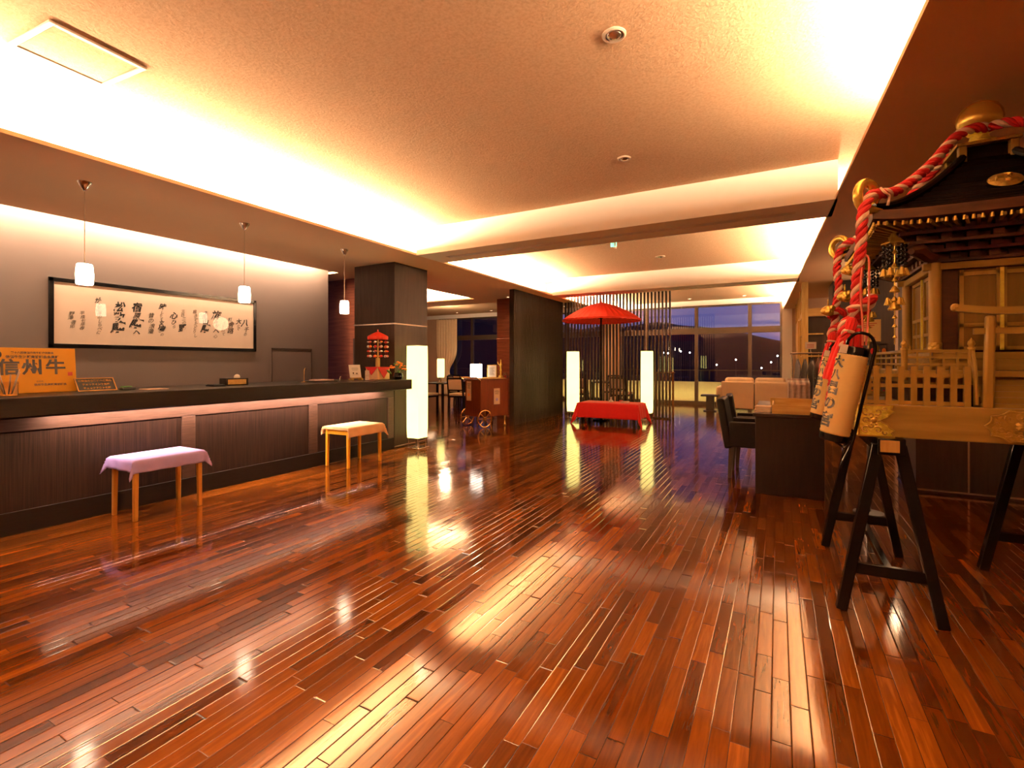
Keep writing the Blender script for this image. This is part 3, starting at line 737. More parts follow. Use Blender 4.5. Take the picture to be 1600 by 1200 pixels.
MB().lathe([(0,0),(.18,0),(.18,.03),(.05,.05),(.03,.12),(0,.12)],seg=20).build('foot', M['black_lacquer'], um, smooth=True)
b=MB(); NR=40
def can(u,v):
    a=2*PI*u; k=NR*u
    r=.03+.80*v; sag=.012*abs(math.sin(PI*k))*v
    z=2.53-.30*v**1.6-.06*v-sag
    if v>.96: z-=.01
    return Vector((r*math.cos(a),r*math.sin(a),z))
b.grid(can,NR*4,10,close_u=True)
def skirt(u,v):
    a=2*PI*u; k=NR*u; r=.83-.006*v
    return Vector((r*math.cos(a),r*math.sin(a),2.17-.012*abs(math.sin(PI*k))-.035*v))
b.grid(skirt,NR*4,1,close_u=True)
b.build('canopy', M['red_paper'], um, solid=.003)
for k in range(NR):
    a=2*PI*k/NR
    MB().bar((.04*math.cos(a),.04*math.sin(a),2.49),(.80*math.cos(a),.80*math.sin(a),2.165),.008,.006).build('rib', M['red_paper'], um)
MB().lathe([(0,2.18),(.07,2.19),(.075,2.21),(.03,2.24),(0,2.24)],seg=20).build('hub', M['black_lacquer'], um, smooth=True)
MB().lathe([(0,2.50),(.04,2.51),(.035,2.54),(.015,2.56),(.02,2.59),(.016,2.61),(0,2.625)],seg=16).build('finial', M['red_paper'], um, smooth=True)

# slat screen
ss=thing('slat_screen','tall screen of thin dark vertical slats from floor to ceiling behind the parasol','screen',(-3.31,11.06,0))
n=32; wd=2.46
for k in range(n):
    x=-wd/2+wd*k/(n-1)
    MB().box(x-.016,x+.016,-.03,.03,.03,2.96).build('slat', M['slat'], ss)
MB().box(-wd/2-.02,wd/2+.02,-.035,.035,0,.03).build('bottom_rail', M['slat'], ss); MB().box(-wd/2-.02,wd/2+.02,-.035,.035,2.96,3.05).build('top_rail', M['slat'], ss)
lp=thing('low_slat_partition','waist-high partition of brown wooden slats behind the right end of the slat screen','partition',(-2.42,11.45,0))
for k in range(10):
    x=-.34+.075*k
    MB().box(x-.018,x+.018,-.03,.03,.0,1.0).build('slat', M['slat_brown'], lp)
MB().box(-.37,.37,-.04,.04,1.0,1.03).build('cap_rail', M['slat_brown'], lp)

# ------------------------------------------------------------------ drinks cart
ct=thing('serving_cart','red-brown wooden cart with spoked wheels and posters beside the fluted partition','cart',(-4.96,7.85,0),R(-20))
# local: +y = long side direction, long face at x=0 looking +x
CL,CW=.70,.50
MB().box(-CW,0,0,CL,.20,.90).build('body', M['cart_wood'], ct, bevel=.006)
MB().box(-CW-.02,.012,-.02,CL+.005,.90,.925).build('top', M['cart_wood'], ct, bevel=.006)
MB().box(-CW+.03,-.03,.03,CL-.03,.925,.945).build('top_board', M['pine'], ct, bevel=.004)
MB().tube([(-CW-.01,-.01,.9),(-CW-.01,-.10,.955),(.01,-.10,.955),(.01,-.01,.9)],.012,8).build('handle', M['brass'], ct, smooth=True)
def wheel(y,x):
    w=MB().tube([(0,.16*math.cos(2*PI*k/28),.16*math.sin(2*PI*k/28)) for k in range(28)],.012,8,closed=True).build('wheel', M['brass'], ct, smooth=True)
    w.location=(x,y,.172)
    MB().cyl((-.02,0,0),(.025,0,0),.028,seg=14).build('hub', M['brass'], w, smooth=True)
    for k in range(8):
        a=2*PI*k/8; MB().bar((0,.02*math.cos(a),.02*math.sin(a)),(0,.152*math.cos(a),.152*math.sin(a)),.012,.016,(1,0,0)).build('spoke', M['brass'], w)
wheel(.08,.03); wheel(.08,-CW-.03)
for x in (-.04,-CW+.04):
    MB().lathe([(0,0),(.028,0),(.032,.02),(.02,.04),(.02,.12),(.03,.15),(.03,.2),(0,.2)],seg=12,c=(x,CL-.06,0)).build('leg', M['brass'], ct, smooth=True)
def poster(name,label,par,M_,w,h,seed):
    rr=random.Random(seed)
    o=MB().box(-w/2,w/2,-h/2,h/2,0,.003).build(name, M['paper'], par); o.matrix_local=M_; o['label']=label
    b=MB()
    for k in range(5):
        yy=h*.36-k*.028*h*2; ww=w*rr.uniform(.5,.75); b.box(-ww/2,ww/2,yy,yy+h*.022,.0032,.004)
    b.build('print', M['ink_grey'], o)
    b=MB(); b.ball((0,-h*.2,.0032),(w*.2,w*.2,.001),16,6); b.build('picture', M['purple_cloth'] if seed%2 else M['petal'], o)
poster('poster','pale printed poster on the long side',ct,basis((.001,.40,.585),(0,1,0),(0,0,1)),.15,.31,1)
poster('poster','orange patterned poster on the short side',ct,basis((-.37,-.001,.69),(1,0,0),(0,0,1)),.15,.38,2)
cz=.945
def w_of(x,y,z=cz): 
    return tuple(Matrix.Translation((-4.96,7.85,0))@Matrix.Rotation(R(-20),4,'Z')@Vector((x,y,z)))
ml=thing('table_lamp','small bright white box lamp on the left of the cart','table lamp',w_of(-.27,.10),R(-20))
MB().box(-.10,.10,-.07,.07,0,.27).build('shade', M['glow_cartlamp'], ml, bevel=.006)
MB().cyl((-.06,-.03,.27),(-.06,-.03,.29),.012).build('finial', M['brass'], ml); MB().cyl((.07,.04,.27),(.07,.04,.30),.012).build('finial', M['brass'], ml)
mf=thing('menu_board','gold-framed menu board leaning on the cart','menu',w_of(-.13,.38),R(28))
o=MB().box(-.095,.095,0,.012,0,.26).build('frame', M['gold'], mf, bevel=.002); o.rotation_euler=(R(-12),0,0)
o2=MB().box(-.082,.082,-.004,.0,.014,.246).build('menu_sheet', M['paper_white'], mf); o2.rotation_euler=(R(-12),0,0)
b=MB()
for k in range(7): b.box(-.05,.05-.012*(k%3),-.0055,-.0042,.06+.022*k,.066+.022*k)
o3=b.build('print', M['ink_grey'], mf); o3.rotation_euler=(R(-12),0,0)
tp=thing('gold_tap','tall golden beer tap on the cart beside the menu board','tap',w_of(-.07,.56))
MB().lathe([(0,0),(.05,0),(.05,.03),(.02,.05),(.017,.12),(.028,.14),(.018,.16),(.018,.22),(.032,.24),(.03,.27),(.015,.29),(.012,.34),(.016,.35),(0,.365)],seg=16).build('column', M['gold'], tp, smooth=True)
MB().tube([(0,0,.25),(-.03,-.04,.26),(-.04,-.055,.31)],[.008,.009,.012],8).build('tap_handle', M['gold'], tp, smooth=True)
jr=thing('red_drink_glass','glass holding something red at the right end of the cart','glass',w_of(-.05,.66,.925))
MB().lathe([(0,0),(.03,0),(.033,.12),(.030,.12),(.027,.006),(0,.006)],seg=18).build('glass', M['clear'], jr, smooth=True)
MB().lathe([(0,.008),(.025,.008),(.027,.06),(0,.06)],seg=18).build('drink', M['red_paper'], jr, smooth=True)

# ------------------------------------------------------------------ dining room
def dining_chair(loc,rz,label,src=None):
    if src: return dup(src,loc,rz,label)
    t=thing('dining_chair',label,'chair',loc,rz,'dark dining chairs with cream upholstery')   # faces +y
    for sx in (-1,1):
        MB().bar((sx*.2,.2,0),(sx*.2,.19,.42),.035,.035).build('leg', M['dining_wood'], t)
        MB().bar((sx*.2,-.22,0),(sx*.2,-.20,.42),.035,.035).build('leg', M['dining_wood'], t)
    b=MB()
    for sx in (-1,1): b.bar((sx*.2,-.20,.40),(sx*.2,-.27,.86),.035,.032)
    b.bar((-.2,-.27,.85),(.2,-.27,.85),.03,.04); b.bar((-.2,-.222,.56),(.2,-.222,.56),.025,.03)
    b.build('back_frame', M['dining_wood'], t)
    b=MB(); b.box(-.22,.22,-.23,.22,.38,.42); b.build('seat_frame', M['dining_wood'], t)
    MB().box(-.215,.215,-.215,.215,.42,.48).build('seat', M['cream_fabric'], t, bevel=.015)
    o=MB().box(-.18,.18,-.02,.02,-.125,.125).build('backrest', M['cream_fabric'], t, bevel=.01); o.location=(0,-.245,.70); o.rotation_euler=(R(9),0,0)
    return t
def dining_table(loc,label,w=.8,d=.8,src=None):
    t=thing('dining_table',label,'table',loc,0,'dark dining tables')
    MB().box(-w/2,w/2,-d/2,d/2,.69,.72).build('tabletop', M['dining_wood'], t, bevel=.004)
    for sx in (-1,1):
        for sy in (-1,1): MB().box(sx*(w/2-.05)-.025,sx*(w/2-.05)+.025,sy*(d/2-.05)-.025,sy*(d/2-.05)+.025,0,.69).build('leg', M['dining_wood'], t)
    return t
dining_table((-7.80,10.35,0),'dark dining table with a small lamp, left of the drinks cart')
dining_table((-7.3,11.6,0),'dark dining table behind the chair nearest the cart')
dining_table((-8.6,13.2,0),'dark dining table below the long beige curtain')
dining_table((-4.05,13.0,0),'dark dining table seen through the slat screen')
c0=dining_chair((-7.0,10.1,0),R(8),'dark chair with cream back nearest the cart')
dining_chair((-7.75,9.72,0),R(-4),'dark chair with cream seat partly hidden by the tall lantern',c0)
dining_chair((-8.0,11.5,0),R(-75),'dark chair with cream back between the two tables left of the cart',c0)
dining_chair((-7.4,12.3,0),R(178),'dark chair facing the viewer across the table behind the cart',c0)
dining_chair((-8.7,12.5,0),R(5),'dark chair with cream back below the long curtain',c0)
dining_chair((-4.7,12.45,0),R(10),'dark chair with cream back behind the left slats of the screen',c0)
dining_chair((-3.55,12.45,0),R(-6),'dark chair with cream back behind the middle slats of the screen',c0)
dining_chair((-4.2,13.75,0),R(180),'dark chair facing the viewer beyond the table behind the slat screen',c0)
tl=thing('paper_table_lamp','small glowing paper lamp on the dining table beside the dark column','table lamp',(-7.60,10.12,.72))
MB().box(-.07,.07,-.07,.07,0,.015).cyl((0,0,.0),(0,0,.14),.012).build('base', M['brass'], tl)
MB().lathe([(.085,.14),(.095,.2),(.095,.58),(.088,.62),(.08,.62)],seg=18).build('shade', M['glow_lantern'], tl, smooth=True)
def curtain(name,label,x,y,w,z0,z1,tie=.9):
    b=MB()
    def fn(u,v):
        z=z1+(z0-z1)*v
        k=1-.58*math.exp(-((z-tie)/.42)**2) if z>tie else 1-.58*math.exp(-((z-tie)/.5)**2)*.999
        xx=-w/2+w*u; q=xx*k-(1-k)*w*.12
        return Vector((q,.035*math.sin(u*PI*15)*(.5+.5*k),z))
    b.grid(fn,120,40)
    o=b.build(name, M['curtain'], None, smooth=True, solid=.004); o.location=(x,y,0)
    return tag(o,label,'curtain')
curtain('long_curtain','beige curtain tied back at the left end of the dining room windows',-11.05,15.08,.95,.02,2.88)
curtain('long_curtain','beige curtain hanging behind the slat screen',-4.62,15.08,.62,.02,2.88,-3)

# ------------------------------------------------------------------ lounge by the windows
sf=thing('loveseat','cream upholstered loveseat seen from behind near the windows','sofa',(-.52,13.75,0),R(1))
# back faces -y
MB().box(-.03,.03,-.085,.0,.10,.70).build('gap_shade', M['black'], sf)  # black filler standing in for shade in the gap between the backs
for sx in (-1,1):
    MB().box(sx*.39-.38,sx*.39+.38,-.12,.06,.06,.76).build('back_panel', M['cream_fabric'], sf, bevel=.03)
    MB().box(sx*.37-.36,sx*.37+.36,.06,.70,.30,.46).build('seat_cushion', M['cream_fabric'], sf, bevel=.04)
    MB().box(sx*.80-.09,sx*.80+.09,-.10,.74,.06,.62).build('armrest', M['cream_fabric'], sf, bevel=.04)
    o=MB().box(-.34,.34,-.09,.09,-.2,.2).build('back_cushion', M['cream_fabric'], sf, bevel=.07); o.location=(sx*.35,.10,.66); o.rotation_euler=(R(-10),0,0)
    for y in (-.06,.66): MB().box(sx*.8-.02,sx*.8+.02,y-.02,y+.02,0,.06).build('foot', M['dining_wood'], sf)
st_=thing('side_table','small black side table beside the cream loveseat','side table',(-1.52,13.4,0))
MB().box(-.21,.21,-.2,.2,.38,.42).build('tabletop', M['black'], st_, bevel=.004); MB().box(-.09,.09,-.09,.09,.02,.38).build('pedestal', M['black'], st_); MB().box(-.15,.15,-.14,.14,0,.02).build('foot', M['black'], st_)
tag(MB().box(-1.40,-1.34,13.3,13.42,.42,.434).build('ashtray', M['brass'], None, bevel=.003),'tiny brass dish on the edge of the black side table','dish')

# ------------------------------------------------------------------ shop desk
sd=thing('shop_desk','dark brown writing desk with solid end panels right of the hall','desk',(0,0,0))
MB().box(-.19,.37,5.20,5.26,0,.735).build('end_panel', M['dining_wood'], sd, bevel=.003); MB().box(-.19,.37,6.84,6.90,0,.735).build('end_panel', M['dining_wood'], sd, bevel=.003)
MB().box(.30,.36,5.26,6.84,.05,.735).build('modesty_panel', M['dining_wood'], sd); MB().box(-.21,.40,5.18,6.92,.735,.765).build('desktop', M['dining_wood'], sd, bevel=.004)
bt=thing('wooden_tray','light wooden stepped tray on the near end of the dark desk','tray',(.17,5.5,.765))
MB().box(-.21,.21,-.27,.27,0,.012).build('tray_base', M['pine_x'], bt)
MB().box(-.22,.22,-.285,-.27,0,.085).build('front_board', M['pine_x'], bt, bevel=.002)
MB().box(-.24,.22,.27,.285,0,.115).build('rear_board', M['pine_x'], bt, bevel=.002)
MB().box(-.22,-.205,-.27,.27,0,.085).build('side_board', M['pine_x'], bt); MB().box(.205,.22,-.27,.27,0,.085).build('side_board', M['pine_x'], bt)
for k in range(5):
    z=.765+k*.011
    o=tag(MB().box(-.07,.07,-.10,.10,0,.010).build('leaflet', M['paper_white'] if k%2 else M['paper'], None),['leaflet at the bottom of the stack left of the wooden tray','second leaflet from the bottom of the stack left of the wooden tray','middle leaflet of the stack left of the wooden tray','second leaflet from the top of the stack left of the wooden tray','top leaflet of the stack left of the wooden tray'][k],'leaflet','leaflets on the dark desk')
    o.location=(-.125,5.42,z); o.rotation_euler=(0,0,R((-6,4,-2,7,-3)[k]))
def armchair(loc,rz,label,src=None):
    if src: return dup(src,loc,rz,label)
    t=thing('leather_armchair',label,'chair',loc,rz,'black leather chairs at the dark desk')   # faces +x
    for sy in (-1,1):
        MB().bar((-.22,sy*.21,0),(-.20,sy*.21,.36),.035,.035,w1=.05,h1=.05).build('leg', M['black'], t); MB().bar((.22,sy*.21,0),(.22,sy*.21,.36),.035,.035,w1=.05,h1=.05).build('leg', M['black'], t)
        MB().box(-.22,.27,sy*.235-.03,sy*.235+.03,.34,.61).build('armrest', M['leather'], t, bevel=.012)
    MB().box(-.20,.26,-.2,.2,.33,.46).build('seat', M['leather'], t, bevel=.02)
    o=MB().box(-.04,.04,-.265,.265,-.02,.52).build('backrest', M['leather'], t, bevel=.02); o.location=(-.23,0,.34); o.rotation_euler=(0,R(-9),0)
    return t
a0=armchair((-.24,5.98,0),0,'black leather armchair tucked under the dark desk, nearer the front')
armchair((-.22,6.60,0),R(4),'black leather armchair tucked under the far end of the dark desk',a0)
# goods behind the desk
gs=thing('cloth_goods_stand','pale bundle of patterned towels standing on the far end of the dark desk','towels',(.22,6.66,.765),R(5))
b=MB()
def tw(u,v): return Vector((-.11+.22*u,.02*math.sin(u*PI*7),.25*v))
for k in range(3):
    b=MB(); b.grid(lambda u,v,k=k: tw(u,v)+Vector((0,.05*k,-.0+.02*k*v)),30,6); b.build('towel',[M['pattern_cloth'],M['paper_white'],M['pattern_cloth']][k],gs,smooth=True,solid=.006)
tag(MB().ball((-.02,6.5,.80),(.05,.045,.035),12,8).build('white_pouch', M['paper_white'], None, smooth=True),'small white pouch on the dark desk behind the wooden tray','pouch')
rk=thing('clothes_rack','steel clothes rack behind the dark desk','rack',(.52,8.35,0),R(6))
MB().cyl((-.36,0,1.38),(.36,0,1.38),.014).build('rail', M['chrome'], rk)
for s in (-1,1):
    MB().cyl((s*.34,0,.05),(s*.34,0,1.38),.012).build('upright', M['chrome'], rk); MB().box(s*.34-.015,s*.34+.015,-.22,.22,.0,.05).build('foot', M['chrome'], rk)
Mr=Matrix.Translation((.52,8.35,0))@Matrix.Rotation(R(6),4,'Z')
gl_=['black printed jacket at the left end of the clothes rack','dark garment second from the left on the clothes rack','dark garment third from the left on the clothes rack','brown printed garment in the middle of the clothes rack','dark garment third from the right on the clothes rack','dark garment second from the right on the clothes rack','black garment at the right end of the clothes rack']
for k in range(7):
    g=thing('hanging_garment',gl_[k],'garment',Mr@Vector((-.27+.09*k,0,1.38)),R(6),'garments on the clothes rack')
    b=MB()
    def ga(u,v,k=k):
        a=2*PI*u; hw=.20 if v>.12 else .05+.15*(v/.12)
        z=-.06-.62*v-.03*(1-abs(math.cos(a)))*0
        return Vector((.03*math.cos(a)*(.4+.6*min(1,v*4))+.008*math.sin(9*v+k),hw*math.sin(a)*(1+.08*v),z-(.04*abs(math.sin(a)) if v<.15 else .04)))
    b.grid(ga,24,14,close_u=True); b.build('garment', M['brown_cloth'] if k==3 else M['dark_cloth'], g, smooth=True)
    MB().tube([(0,0,-.065),(0,0,-.02),(0,.012,.006),(0,0,.018),(0,-.012,.012)],.003,6).build('hanger', M['pine'], g)
for k,(x,w,l) in enumerate(((-.1,.14,'white price card on a clip above the left of the clothes rack'),(.13,.11,'small framed card above the right of the clothes rack'))):
    t=thing('price_card',l,'sign',Mr@Vector((x,0,1.394)),R(6))
    MB().cyl((0,0,0),(0,0,.05),.004).build('clip', M['chrome'], t)
    MB().box(-w/2,w/2,-.003,.003,.05,.05+w*.72).build('card', M['paper_white'], t)
    b=MB()
    for j in range(3): b.box(-w*.35,w*.3,-.0042,-.0032,.07+j*.02,.078+j*.02)
    b.build('print', M['ink_red'], t)
# light wood shelving along the shop edge
sh=thing('shop_shelving','light wooden post-and-beam shelving along the right edge of the hall','shelving',(0,0,0))
def sx_(y): return .40
for y,w in ((10.32,.10),(11.6,.08),(12.9,.08),(14.2,.08)):
    MB().box(.40-w/2+.03,.40+w/2+.03,y-w/2,y+w/2,0,2.70).build('post', M['pine'], sh)
MB().box(.40,.46,10.37,14.16,2.10,2.20).build('beam', M['pine'], sh); MB().box(.48,.86,10.28,10.36,2.08,2.22).build('beam', M['pine_x'], sh)
for z in (.5,.95,1.35,1.75):
    MB().box(.40,.72,10.37,11.56,z,z+.025).build('shelf', M['pine'], sh)
MB().box(.36,.44,11.64,12.86,0,2.1).build('side_panel', M['pine'], sh)
wh=['bottom','second','third','top']
q=0
for j,z in enumerate((.525,.975,1.375,1.775)):
    for k in range(3):
        t=thing('boxed_goods','dark boxed goods on the %s shelf of the light wood shelving, %s'%(wh[j],['nearest the post','in the middle','at the far end'][k]),'box',(.56,10.62+.36*k,z),0,'dark goods on the light wood shelving')
        MB().box(-.12,.12,-.13,.13,0,.2+.03*((k+j)%2)).build('box', M['dark_cloth'] if (k+j)%2 else M['brown_cloth'], t, bevel=.004); MB().box(-.123,-.12,-.07,.07,.06,.14).build('box_label', M['paper'], t)
# notice with a charm rack in front of the right column
nt_=thing('charm_display','yellow notice card above a wire rack of small charms beside the shrine','display rack',(.66,4.95,0))
MB().lathe([(0,0),(.11,0),(.11,.012),(.02,.02),(0,.02)],seg=20).build('foot', M['black'], nt_, smooth=True)
MB().cyl((0,0,.02),(0,0,1.45),.012).build('pole', M['black_metal'], nt_)
MB().box(-.078,.078,-.022,-.014,1.42,1.60).build('notice_card', M['lantern_paper'], nt_)
b=MB()
for j in range(3): b.box(-.05,.05-.015*j,-.0235,-.0222,1.565-.016*j,1.572-.016*j)
b.box(-.03,.04,-.0235,-.0222,1.45,1.456); b.build('print', M['pink_cord'], nt_)
b=MB(); b.box(-.12,.12,-.02,-.012,1.05,1.06).box(-.12,.12,-.02,-.012,1.22,1.23).box(-.12,.12,-.02,-.012,1.39,1.40).box(-.12,-.11,-.02,-.012,1.05,1.40).box(.11,.12,-.02,-.012,1.05,1.40); b.build('wire_rack', M['black_metal'], nt_)
cc=[M['paper_white'],M['red_cloth'],M['pattern_cloth'],M['petal']]
for j,z in enumerate((1.36,1.19,1.02)):
    for k in range(6):
        MB().ball((-.095+.038*k,-.034,z-.02),(.014,.008,.026),8,6).build('charm', cc[(j+k*3)%4], nt_, smooth=True)
# bright white cabinet beyond the column at the right edge
wc=thing('white_cabinet','white cabinet standing past the dark column at the right edge','cabinet',(2.35,6.5,0))
MB().box(-.35,.35,-.3,.3,.06,1.2).build('body', M['paper_white'], wc, bevel=.006); MB().box(-.33,.33,-.28,.28,0,.06).build('plinth', M['black'], wc)
for s in (-1,1):
    d=MB().box(s*.17-.165,s*.17+.165,-.318,-.30,.08,1.18).build('door', M['paper_white'], wc, bevel=.003); MB().box(s*.03-.008,s*.03+.008,-.335,-.318,.7,.85).build('handle', M['chrome'], d)
# lamps of the town far below
rt_=random.Random(11)
for k,(u,v) in enumerate(((1024,550),(1037,551),(1044,552),(1064,549),(1078,551),(1150,562),(1190,575),(1205,566),(1120,570),(1215,556))):
    Yd=90; a=(u-800)/762; t=Yd/(.878+.479*a); x=t*(-.479+.878*a); z=1.25+(566-v)*t/762
    o=thing('street_lamp','distant lit street lamp in the dark valley beyond the windows','street lamp',(x,Yd,-8.6),0,'street lamps of the town')
    MB().cyl((0,0,0),(0,0,z+8.6-.2),.06,seg=6).build('pole', M['black_metal'], o); MB().ball((0,0,z+8.6),.12,8,6).build('lamp', M['glow_town'], o)
# ------------------------------------------------------------------ portable shrine on its sawhorses
def sawhorse(x,label,src=None):
    if src: return dup(src,(x,3.46,0),0,label)
    t=thing('sawhorse',label,'sawhorse',(x,3.46,0),0,'black sawhorses under the portable shrine')
    MB().box(-.055,.055,-.52,.52,.80,.88).build('top_beam', M['black_lacquer'], t, bevel=.004)
    for sy in (-1,1):
        MB().box(-.045,.03,sy*.521-.004,sy*.521+.004,.815,.872).build('beam_end', M['pine'], t)
        for sx in (-1,1):
            MB().bar((sx*.20,sy*.485,0),(sx*.045,sy*.44,.84),.048,.048,(0,1,0)).build('leg', M['black_lacquer'], t, bevel=.004)
        MB().box(-.165,.165,sy*.468-.014,sy*.468+.014,.19,.245).build('cross_brace', M['black_lacquer'], t, bevel=.003)
    MB().box(-.016,.016,-.46,.46,.20,.235).build('stretcher', M['black_lacquer'], t, bevel=.003)
    return t
s1=sawhorse(.482,'black lacquered sawhorse under the left side of the portable shrine')
sawhorse(1.285,'black lacquered sawhorse under the right side of the portable shrine',s1)

mk=thing('portable_shrine','ornate wooden portable shrine with black roof and gold fittings on black sawhorses','shrine',(.95,3.50,.88))
W,D=.59,.50
b=MB(); b.box(-W,W,-D,-D+.06,0,.16).box(-W,W,D-.06,D,0,.16).box(-W,-W+.06,-D+.06,D-.06,0,.16).box(W-.06,W,-D+.06,D-.06,0,.16).box(-W+.06,W-.06,-D+.06,D-.06,.10,.15)
b.build('base_frame', M['mk_wood'], mk, bevel=.004)
# chased gold corner plates with a cusped edge
cut=[(x*1.2,y) for x,y in [(0,0),(.118,0),(.108,.022),(.118,.034),(.100,.050),(.096,.062),(.078,.072),(.070,.080),(.078,.088),(.096,.098),(.100,.110),(.118,.126),(.108,.138),(.118,.16),(0,.16)]]
for sx in (-1,1):
    for sy in (-1,1):
        c=MB()
        c.prism(cut, basis((sx*(W+.003),sy*(D+.001),0),(-sx,0,0),(0,0,1)), .004*(1 if (Vector((-sx,0,0)).cross(Vector((0,0,1))).y*sy>0) else -1))
        c.prism(cut, basis((sx*(W+.001),sy*(D+.003),0),(0,-sy,0),(0,0,1)), .004*(1 if (Vector((0,-sy,0)).cross(Vector((0,0,1))).x*sx>0) else -1))
        o=c.build('corner_plate', M['gold_relief'], mk)
        r_=MB()
        for z in (.004,.156): r_.box(sx*W-(.006 if sx>0 else -.0)-(0 if sx>0 else .006),sx*W+.006*(sx>0),sy*D-.004,sy*D+.004,z-.004,z+.004)
        yy=sy*(D+.005)
        r_.box(min(sx*W,sx*(W-.14)),max(sx*W,sx*(W-.14)),yy-.003,yy+.003,.0,.007).box(min(sx*W,sx*(W-.14)),max(sx*W,sx*(W-.14)),yy-.003,yy+.003,.153,.160)
        r_.ball((sx*(W-.060),yy,.080),(.014,.005,.014),12,6)
        for k in range(6):
            a=k*PI/3; r_.ball((sx*(W-.060)+.02*math.cos(a),yy,.08+.02*math.sin(a)),(.007,.004,.007),8,5)
        xx=sx*(W-.003); r_.box(sx*(W+.001)-.003,sx*(W+.001)+.003,yy-.003,yy+.003,0,.16)
        def scroll(cu,cv,rad,a0,dirn,w=.0045):
            P=[]
            for i in range(16):
                a=a0+dirn*i*.42; q=rad*(1-i/17)
                P.append((sx*(W-(cu+q*math.cos(a))),yy,cv+q*math.sin(a)))
            r_.tube(P,[w*(1-.03*i) for i in range(16)],6)
        for (cu,cv,rad,a0,dr) in ((.026,.032,.020,1.2,1),(.026,.128,.020,-1.2,-1),(.075,.034,.018,2.2,-1),(.075,.126,.018,-2.2,1),(.024,.080,.017,0,1),(.105,.022,.011,2.6,1),(.105,.138,.011,-2.6,-1),(.050,.054,.012,3,1),(.050,.106,.012,-3,-1)): scroll(cu,cv,rad,a0,dr)
        ed=[(sx*(W-p[0]),yy,p[1]) for p in cut[1:-1]]
        r_.tube(ed,.0035,6)
        r_.build('plate_rim', M['gold'], o, smooth=True)
def rosette(cx,cy,cz,r,n=10):
    pts=[]
    for k in range(n*6):
        a=2*PI*k/(n*6); q=r*(1-.13*abs(math.sin(n*a/2))); pts.append((q*math.cos(a)*1.15,q*math.sin(a)*.72))
    return pts
b=MB(); b.prism(rosette(0,0,0,.105),basis((0,-D-.001,.08),(1,0,0),(0,0,1)),.006)
o=b.build('crest_plate', M['bronze_relief'], mk)
b=MB(); ps=rosette(0,0,0,.103); b.tube([(p[0],-D-.008,.08+p[1]) for p in ps],.004,6,closed=True); b.ball((0,-D-.008,.08),(.022,.01,.022),16,8)
for k in range(10):
    a=2*PI*k/10+.3; cxx,czz=.066*math.cos(a),.08+.044*math.sin(a); b.tube([(cxx+.016*(1-i/14)*math.cos(a+i*.5),-D-.008,czz+.014*(1-i/14)*math.sin(a+i*.5)) for i in range(13)],.0032,6)
b.build('crest_rim', M['bronze_relief'], o, smooth=True)
# fence round the base
def fence(p0,p1,name='fence'):
    p0=Vector(p0); p1=Vector(p1); n=max(3,int(round((p1-p0).length/.050))); d=(p1-p0).normalized()
    b=MB()
    for k in range(n+1):
        p=p0.lerp(p1,k/n); b.bar(p,p+Vector((0,0,.19)),.024,.020,(0,1,0) if abs(d.x)>.5 else (1,0,0))
    for z in (.012,.095,.145): b.bar(p0+Vector((0,0,z)),p1+Vector((0,0,z)),.012,.018)
    return b.build(name, M['mk_wood_z'], mk)
z=.16
fence((-.565,-.465,z),(-.17,-.465,z)); fence((.17,-.465,z),(.565,-.465,z)); fence((-.565,-.42,z),(-.565,.46,z)); fence((.565,-.42,z),(.565,.46,z)); fence((-.52,.465,z),(.52,.465,z))
# gate
tg=MB().bar((-.10,-.475,.155),(-.092,-.475,.585),.040,.040,(0,1,0),.034,.034).build('gate_pillar', M['mk_wood_z'], mk, bevel=.010)
tg2=MB().bar((.10,-.475,.155),(.092,-.475,.585),.040,.040,(0,1,0),.034,.034).build('gate_pillar', M['mk_wood_z'], mk, bevel=.010)
b=MB(); pts=[(-.215+.43*k/16, -.475, .605+.022*((abs(k-8)/8)**2)) for k in range(17)]
for p,q in zip(pts,pts[1:]): b.bar(p,q,.04,.032)
b.ball((-.215,-.475,.628),(.018,.024,.02),10,6).ball((.215,-.475,.628),(.018,.024,.02),10,6)
b.build('gate_lintel', M['mk_wood'], mk)
MB().box(-.15,.15,-.485,-.465,.50,.528).build('gate_tie_beam', M['mk_wood'], mk)
# tiers and stairs
MB().box(-.34,.34,-.34,.34,.15,.30).build('lower_tier', M['mk_dark'], mk)
b=MB(); b.box(-.41,.41,-.41,.41,.30,.33); b.box(-.36,.36,-.36,.36,.26,.30); b.build('veranda', M['mk_wood'], mk, bevel=.003)
b=MB()
for k in range(6): b.box(-.115,.115,-.455+.02*k,-.34,.15+.028*k,.15+.028*(k+1))
b.build('staircase', M['mk_wood'], mk)
def railing(p0,p1):
    b=MB(); p0=Vector(p0); p1=Vector(p1)
    for zz,w in ((.03,.010),(.065,.010),(.095,.014)): b.bar(p0+Vector((0,0,zz)),p1+Vector((0,0,zz)),w,w)
    n=5
    for k in range(1,n): p=p0.lerp(p1,k/n); b.bar(p,p+Vector((0,0,.095)),.008,.008,(0,1,0))
    b.build('railing', M['mk_wood'], mk)
q=.39; z=.33
railing((-q,-q,z),(-.135,-q,z)); railing((.135,-q,z),(q,-q,z)); railing((-q,-q,z),(-q,q,z)); railing((q,-q,z),(q,q,z)); railing((-q,q,z),(q,q,z))
for x,y in ((-q,-q),(q,-q),(-q,q),(q,q),(-.135,-q),(.135,-q)):
    o=MB().cyl((x,y,.28),(x,y,.435),.014,seg=12).build('railing_post', M['mk_wood_z'], mk)
    MB().lathe([(.016,.432),(.016,.44),(.010,.446),(.016,.458),(.013,.470),(.004,.482),(0,.490)],seg=12,c=(x,y,0)).build('post_finial', M['bronze_relief'], o, smooth=True)
